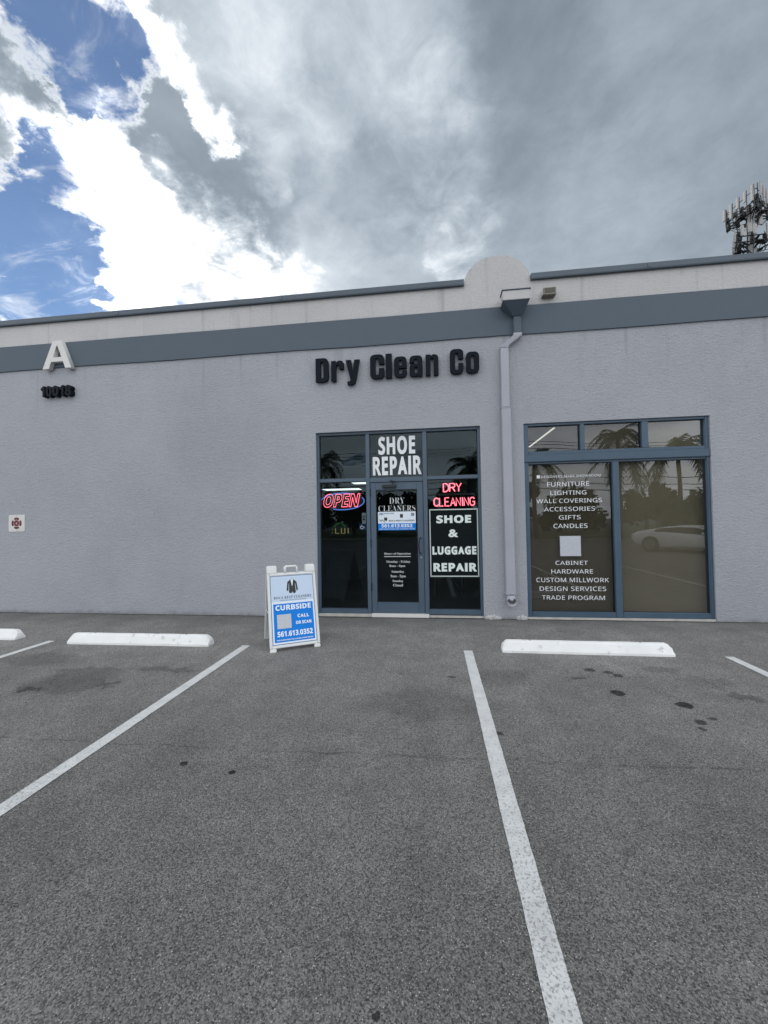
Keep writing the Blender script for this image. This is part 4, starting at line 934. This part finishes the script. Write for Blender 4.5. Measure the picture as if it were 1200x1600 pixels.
for dx, dy, z0_ in ((-.5, -.55, 33.8), (.65, -.5, 34.6)): MB().box(dx - .2, dx + .2, dy - .08, dy + .08, z0_, z0_ + 1.9).build('panel_antenna', pal, CTW, .04)
MB().tube([(1.35, -1.0, 33.6), (1.35, -1.15, 33.6)], .45, 20).build('dish_antenna', pal, CTW)

# ------------------------------------------------------------------ across the lot: what the windows mirror
leafm = worn('dark_leaves', (.045, .075, .025), .6, .5, 2.5, 9); bark = worn('grey_brown_bark', (.13, .11, .09), .9, .2, 4, 30, .4)
grassm = worn('verge_grass', (.06, .085, .03), .9, .3, 1.2, 20, .4)
tag(box('verge_grass', grassm, None, -90, 90, -60, -19.5, -.02, .05), kind='structure')
def palm(x, y, h, cr_, label, seed, n=21, lean=0.0):
    rd = random.Random(seed); t_ = thing('palm_tree', label, 'palm tree', (x, y, 0), 0, 'palm trees across the parking lot')
    tp = [(lean * (i / 8) ** 2, 0, h * i / 8) for i in range(9)]
    MB().tube(tp, .17, 9, r2=.11).build('trunk', bark, t_, smooth=True)
    mb = MB(); top = Vector(tp[-1])
    for k in range(n):
        a = 2 * PI * k / n * 2.4 + rd.uniform(-.2, .2); el = rd.uniform(-.5, 1.25); L = cr_ * rd.uniform(.8, 1.1)
        d = Vector((math.cos(a), math.sin(a), 0)); side = Vector((-math.sin(a), math.cos(a), 0)); pts = []
        for i in range(9):
            s = i / 8; hz = L * (math.sin(s * 1.3) * math.cos(el * .8)) ; vz = L * (math.sin(el) * s - (.95 - .25 * el) * s * s)
            pts.append(top + d * hz + Vector((0, 0, vz)))
        for i in range(8):
            p, q = pts[i], pts[i + 1]; wl = .55 * math.sin(PI * (.12 + .85 * i / 8)) * cr_ / 2.2
            for j in range(3):
                o_ = p.lerp(q, j / 3)
                for sg in (-1, 1):
                    e = o_ + side * sg * wl * rd.uniform(.8, 1.1) + (q - p) * .9 + Vector((0, 0, -wl * rd.uniform(.3, .7)))
                    wv = (q - p) * .16
                    mb.add([o_ - wv, o_ + wv, e], [(0, 1, 2)])
    mb.build('crown', leafm, t_)
palm(2.4, -17, 5.6, 2.5, 'leaning palm mirrored in the upper right entrance pane', 1, 30, .5)
palm(13.2, -17, 6.1, 2.4, 'slender palm mirrored beside the showroom mullion', 2)
palm(17.4, -17.5, 6.6, 2.6, 'taller palm mirrored near the right showroom jamb', 3)
palm(15.3, -22, 8.6, 2.4, 'tall rear palm mirrored in the middle transom', 4)
palm(7.6, -18, 6.0, 2.2, 'palm mirrored over the showroom lettering', 5)
palm(-9.0, -18, 6.4, 2.5, 'palm standing far left across the lot', 6)
palm(27, -18, 6.8, 2.6, 'palm standing far right across the lot', 7)
palm(17.0, -16.0, 2.3, 2.1, 'short bushy palm at the edge of the lot', 8, 44)
def tree(x, y, h, r, label, seed, n=2300):
    rd = random.Random(seed); t_ = thing('broadleaf_tree', label, 'tree', (x, y, 0), 0, 'trees along the far verge')
    tk = MB().tube([(0, 0, 0), (.1, 0, h * .3), (0, .1, h * .6)], .22, 8, r2=.09)
    for k in range(4):
        a = k * 1.6 + rd.random(); tk.tube([(0, 0, h * .3), (math.cos(a) * r * .5, math.sin(a) * r * .5, h * .65)], .08, 6, r2=.03)
    tk.build('trunk', bark, t_)
    cl = [(rd.uniform(-.6, .6) * r, rd.uniform(-.6, .6) * r, h * rd.uniform(.22, .84), r * rd.uniform(.30, .5)) for _ in range(11)]
    mb = MB()
    for _ in range(n):
        c = rd.choice(cl); v = Vector((rd.gauss(0, 1), rd.gauss(0, 1), rd.gauss(0, .8))).normalized() * c[3] * rd.uniform(.6, 1.08)
        p = Vector(c[:3]) + v; s = rd.uniform(.14, .30); u1 = Vector((rd.gauss(0, 1), rd.gauss(0, 1), rd.gauss(0, 1))).normalized() * s; u2 = u1.orthogonal().normalized() * s * .6
        mb.add([p - u1, p + u2, p + u1, p - u2], [(0, 1, 2, 3)])
    mb.build('crown', leafm, t_)
ORD = 'first second third fourth fifth sixth seventh eighth ninth tenth eleventh twelfth thirteenth fourteenth fifteenth sixteenth seventeenth eighteenth nineteenth twentieth twenty-first twenty-second twenty-third twenty-fourth twenty-fifth twenty-sixth'.split()
rd = random.Random(11)
for i in range(26):
    x = -46 + i * 4.0 + rd.uniform(-1, 1); h = rd.uniform(4.2, 6.4)
    tree(x, -33 + rd.uniform(-2.5, 2.5), h, rd.uniform(2.3, 3.0), f'{ORD[i]} tree from the left in the dark row on the far verge', 20 + i)
for x, y, lb in ((-22.0, -24.5, 'wooden utility pole far left across the lot'), (8.4, -24.5, 'wooden utility pole across the lot behind the palms'), (38.0, -24.5, 'wooden utility pole far right across the lot')):
    t_ = thing('utility_pole', lb, 'utility pole', (x, y, 0), 0, 'utility poles across the lot')
    MB().tube([(0, 0, 0), (0, 0, 8.6)], .16, 8, r2=.11).build('pole_shaft', bark, t_)
    MB().box(-.06, .06, -.9, .9, 8.0, 8.14).build('crossarm', bark, t_)
WN = ['rear high', 'front high', 'topmost', 'upper thick', 'middle thick', 'lowest thick']
for k, (dy, z) in enumerate(((-.8, 8.2), (.8, 8.2), (0, 8.62), (.16, 5.5), (.16, 4.9), (-.16, 4.4))):
    for a, b_ in ((-22, 8.4), (8.4, 38)):
        pts = [(a + (b_ - a) * i / 16, 0, -.55 * 4 * (i / 16) * (1 - i / 16)) for i in range(17)]
        mb = MB().tube([(x - a, 0, zz) for x, _, zz in pts], .022 if k < 3 else .035, 5)
        o = mb.build('power_line', M['wirem']); o.location = (a, -24.5 + dy, z)
        tag(o, f'{WN[k]} overhead cable of the {"left" if a < 0 else "right"} span across the lot', 'cable', 'overhead cables across the lot')

# white sports car parked across the aisle, seen only as a reflection
cw = worn('white_car_paint', (.78, .79, .80), .25, .02, 1, 20); ck = mat('dark_car_glass', (.01, .012, .015), .05); tyre = mat('black_tyre', (.02, .02, .02), .8); rim = mat('grey_wheel_rim', (.25, .26, .27), .35, .8)
CR = thing('sports_car', 'low white sports car parked behind the viewpoint, mirrored in the right showroom pane', 'car', (11.3, -5.8, 0), math.radians(50))
st = [ # x, half width, sill z, belt z, roof half width, roof z
 (-2.25, .78, .42, .70, .70, .80), (-2.05, .88, .28, .80, .72, .90), (-1.5, .95, .20, .84, .70, .98), (-.9, .96, .18, .82, .62, 1.10), (-.3, .94, .18, .78, .56, 1.17), (.2, .94, .18, .74, .56, 1.14),
 (.75, .94, .18, .70, .58, .98), (1.2, .95, .19, .68, .66, .80), (1.7, .93, .20, .62, .70, .68), (2.1, .84, .22, .52, .66, .56), (2.32, .66, .26, .40, .55, .43)]
mb = MB(); nn = 10
for (x, hw_, z0, zb, rw, zt) in st:
    sec = [(hw_ * .9, z0), (hw_, z0 + .1), (hw_ * 1.0, zb - .06), (hw_ * .95, zb), (rw, zt - .03), (rw * .6, zt)]
    sec = sec + [(-a, b) for a, b in reversed(sec)]
    for a, b in sec: mb.v.append((x, a, b))
ns = 12
for i in range(len(st) - 1):
    for j in range(ns): mb.f.append((i*ns+j, i*ns+(j+1)%ns, (i+1)*ns+(j+1)%ns, (i+1)*ns+j))
mb.f += [tuple(range(ns)), tuple((len(st)-1)*ns + j for j in range(ns))]
bd = mb.build('body', cw, CR, smooth=True)
for s in (-1, 1):
    mb = MB(); rows = [(-1.25, .84, 1.0), (-.9, .83, 1.05), (-.3, .80, 1.10), (.2, .77, 1.07), (.75, .73, .93), (1.05, .71, .80)]
    def sd(x):
        for i in range(len(st) - 1):
            if st[i][0] <= x <= st[i + 1][0]:
                t_ = (x - st[i][0]) / (st[i + 1][0] - st[i][0]); return [st[i][k] + (st[i + 1][k] - st[i][k]) * t_ for k in range(6)]
    for x, a, b in rows:
        q = sd(x); 
        for f_ in (.12, .86): mb.v.append((x, s * ((q[1] * .95) * (1 - f_) + q[4] * f_ + .012), q[3] * (1 - f_) + (q[5] - .03) * f_ + .006))
    for i in range(len(rows) - 1): mb.f.append((2*i, 2*i+2, 2*i+3, 2*i+1))
    mb.build('side_window', ck, CR)
mb = MB(); 
for x in (.28, .75, 1.15):
    q = sd(x); mb.v += [(x, -q[4] * .92, q[5] - .012), (x, -q[4] * .5, q[5] + .012), (x, q[4] * .5, q[5] + .012), (x, q[4] * .92, q[5] - .012)]
for i in range(2):
    for j in range(3): mb.f.append((i*4+j, i*4+4+j, i*4+5+j, i*4+j+1))
mb.build('windscreen', ck, CR)
for x in (-1.38, 1.42):
    for s in (-1, 1):
        wh = MB().tube([(x, s * .80, .34), (x, s * .985, .34)], .34, 24).build('wheel', tyre, CR)
        MB().tube([(x, s * .96, .34), (x, s * .992, .34)], .23, 16).build('rim', rim, wh)
for s in (-1, 1):
    MB().add([(2.05, s * .80, .50), (2.28, s * .62, .44), (2.20, s * .60, .50), (1.80, s * .82, .60)], [(0, 1, 2, 3)]).build('headlight', ck, CR)
    MB().box(.55, .72, s * .98 - .06, s * .98 + .06, .76, .86).build('mirror', cw, CR, .02)
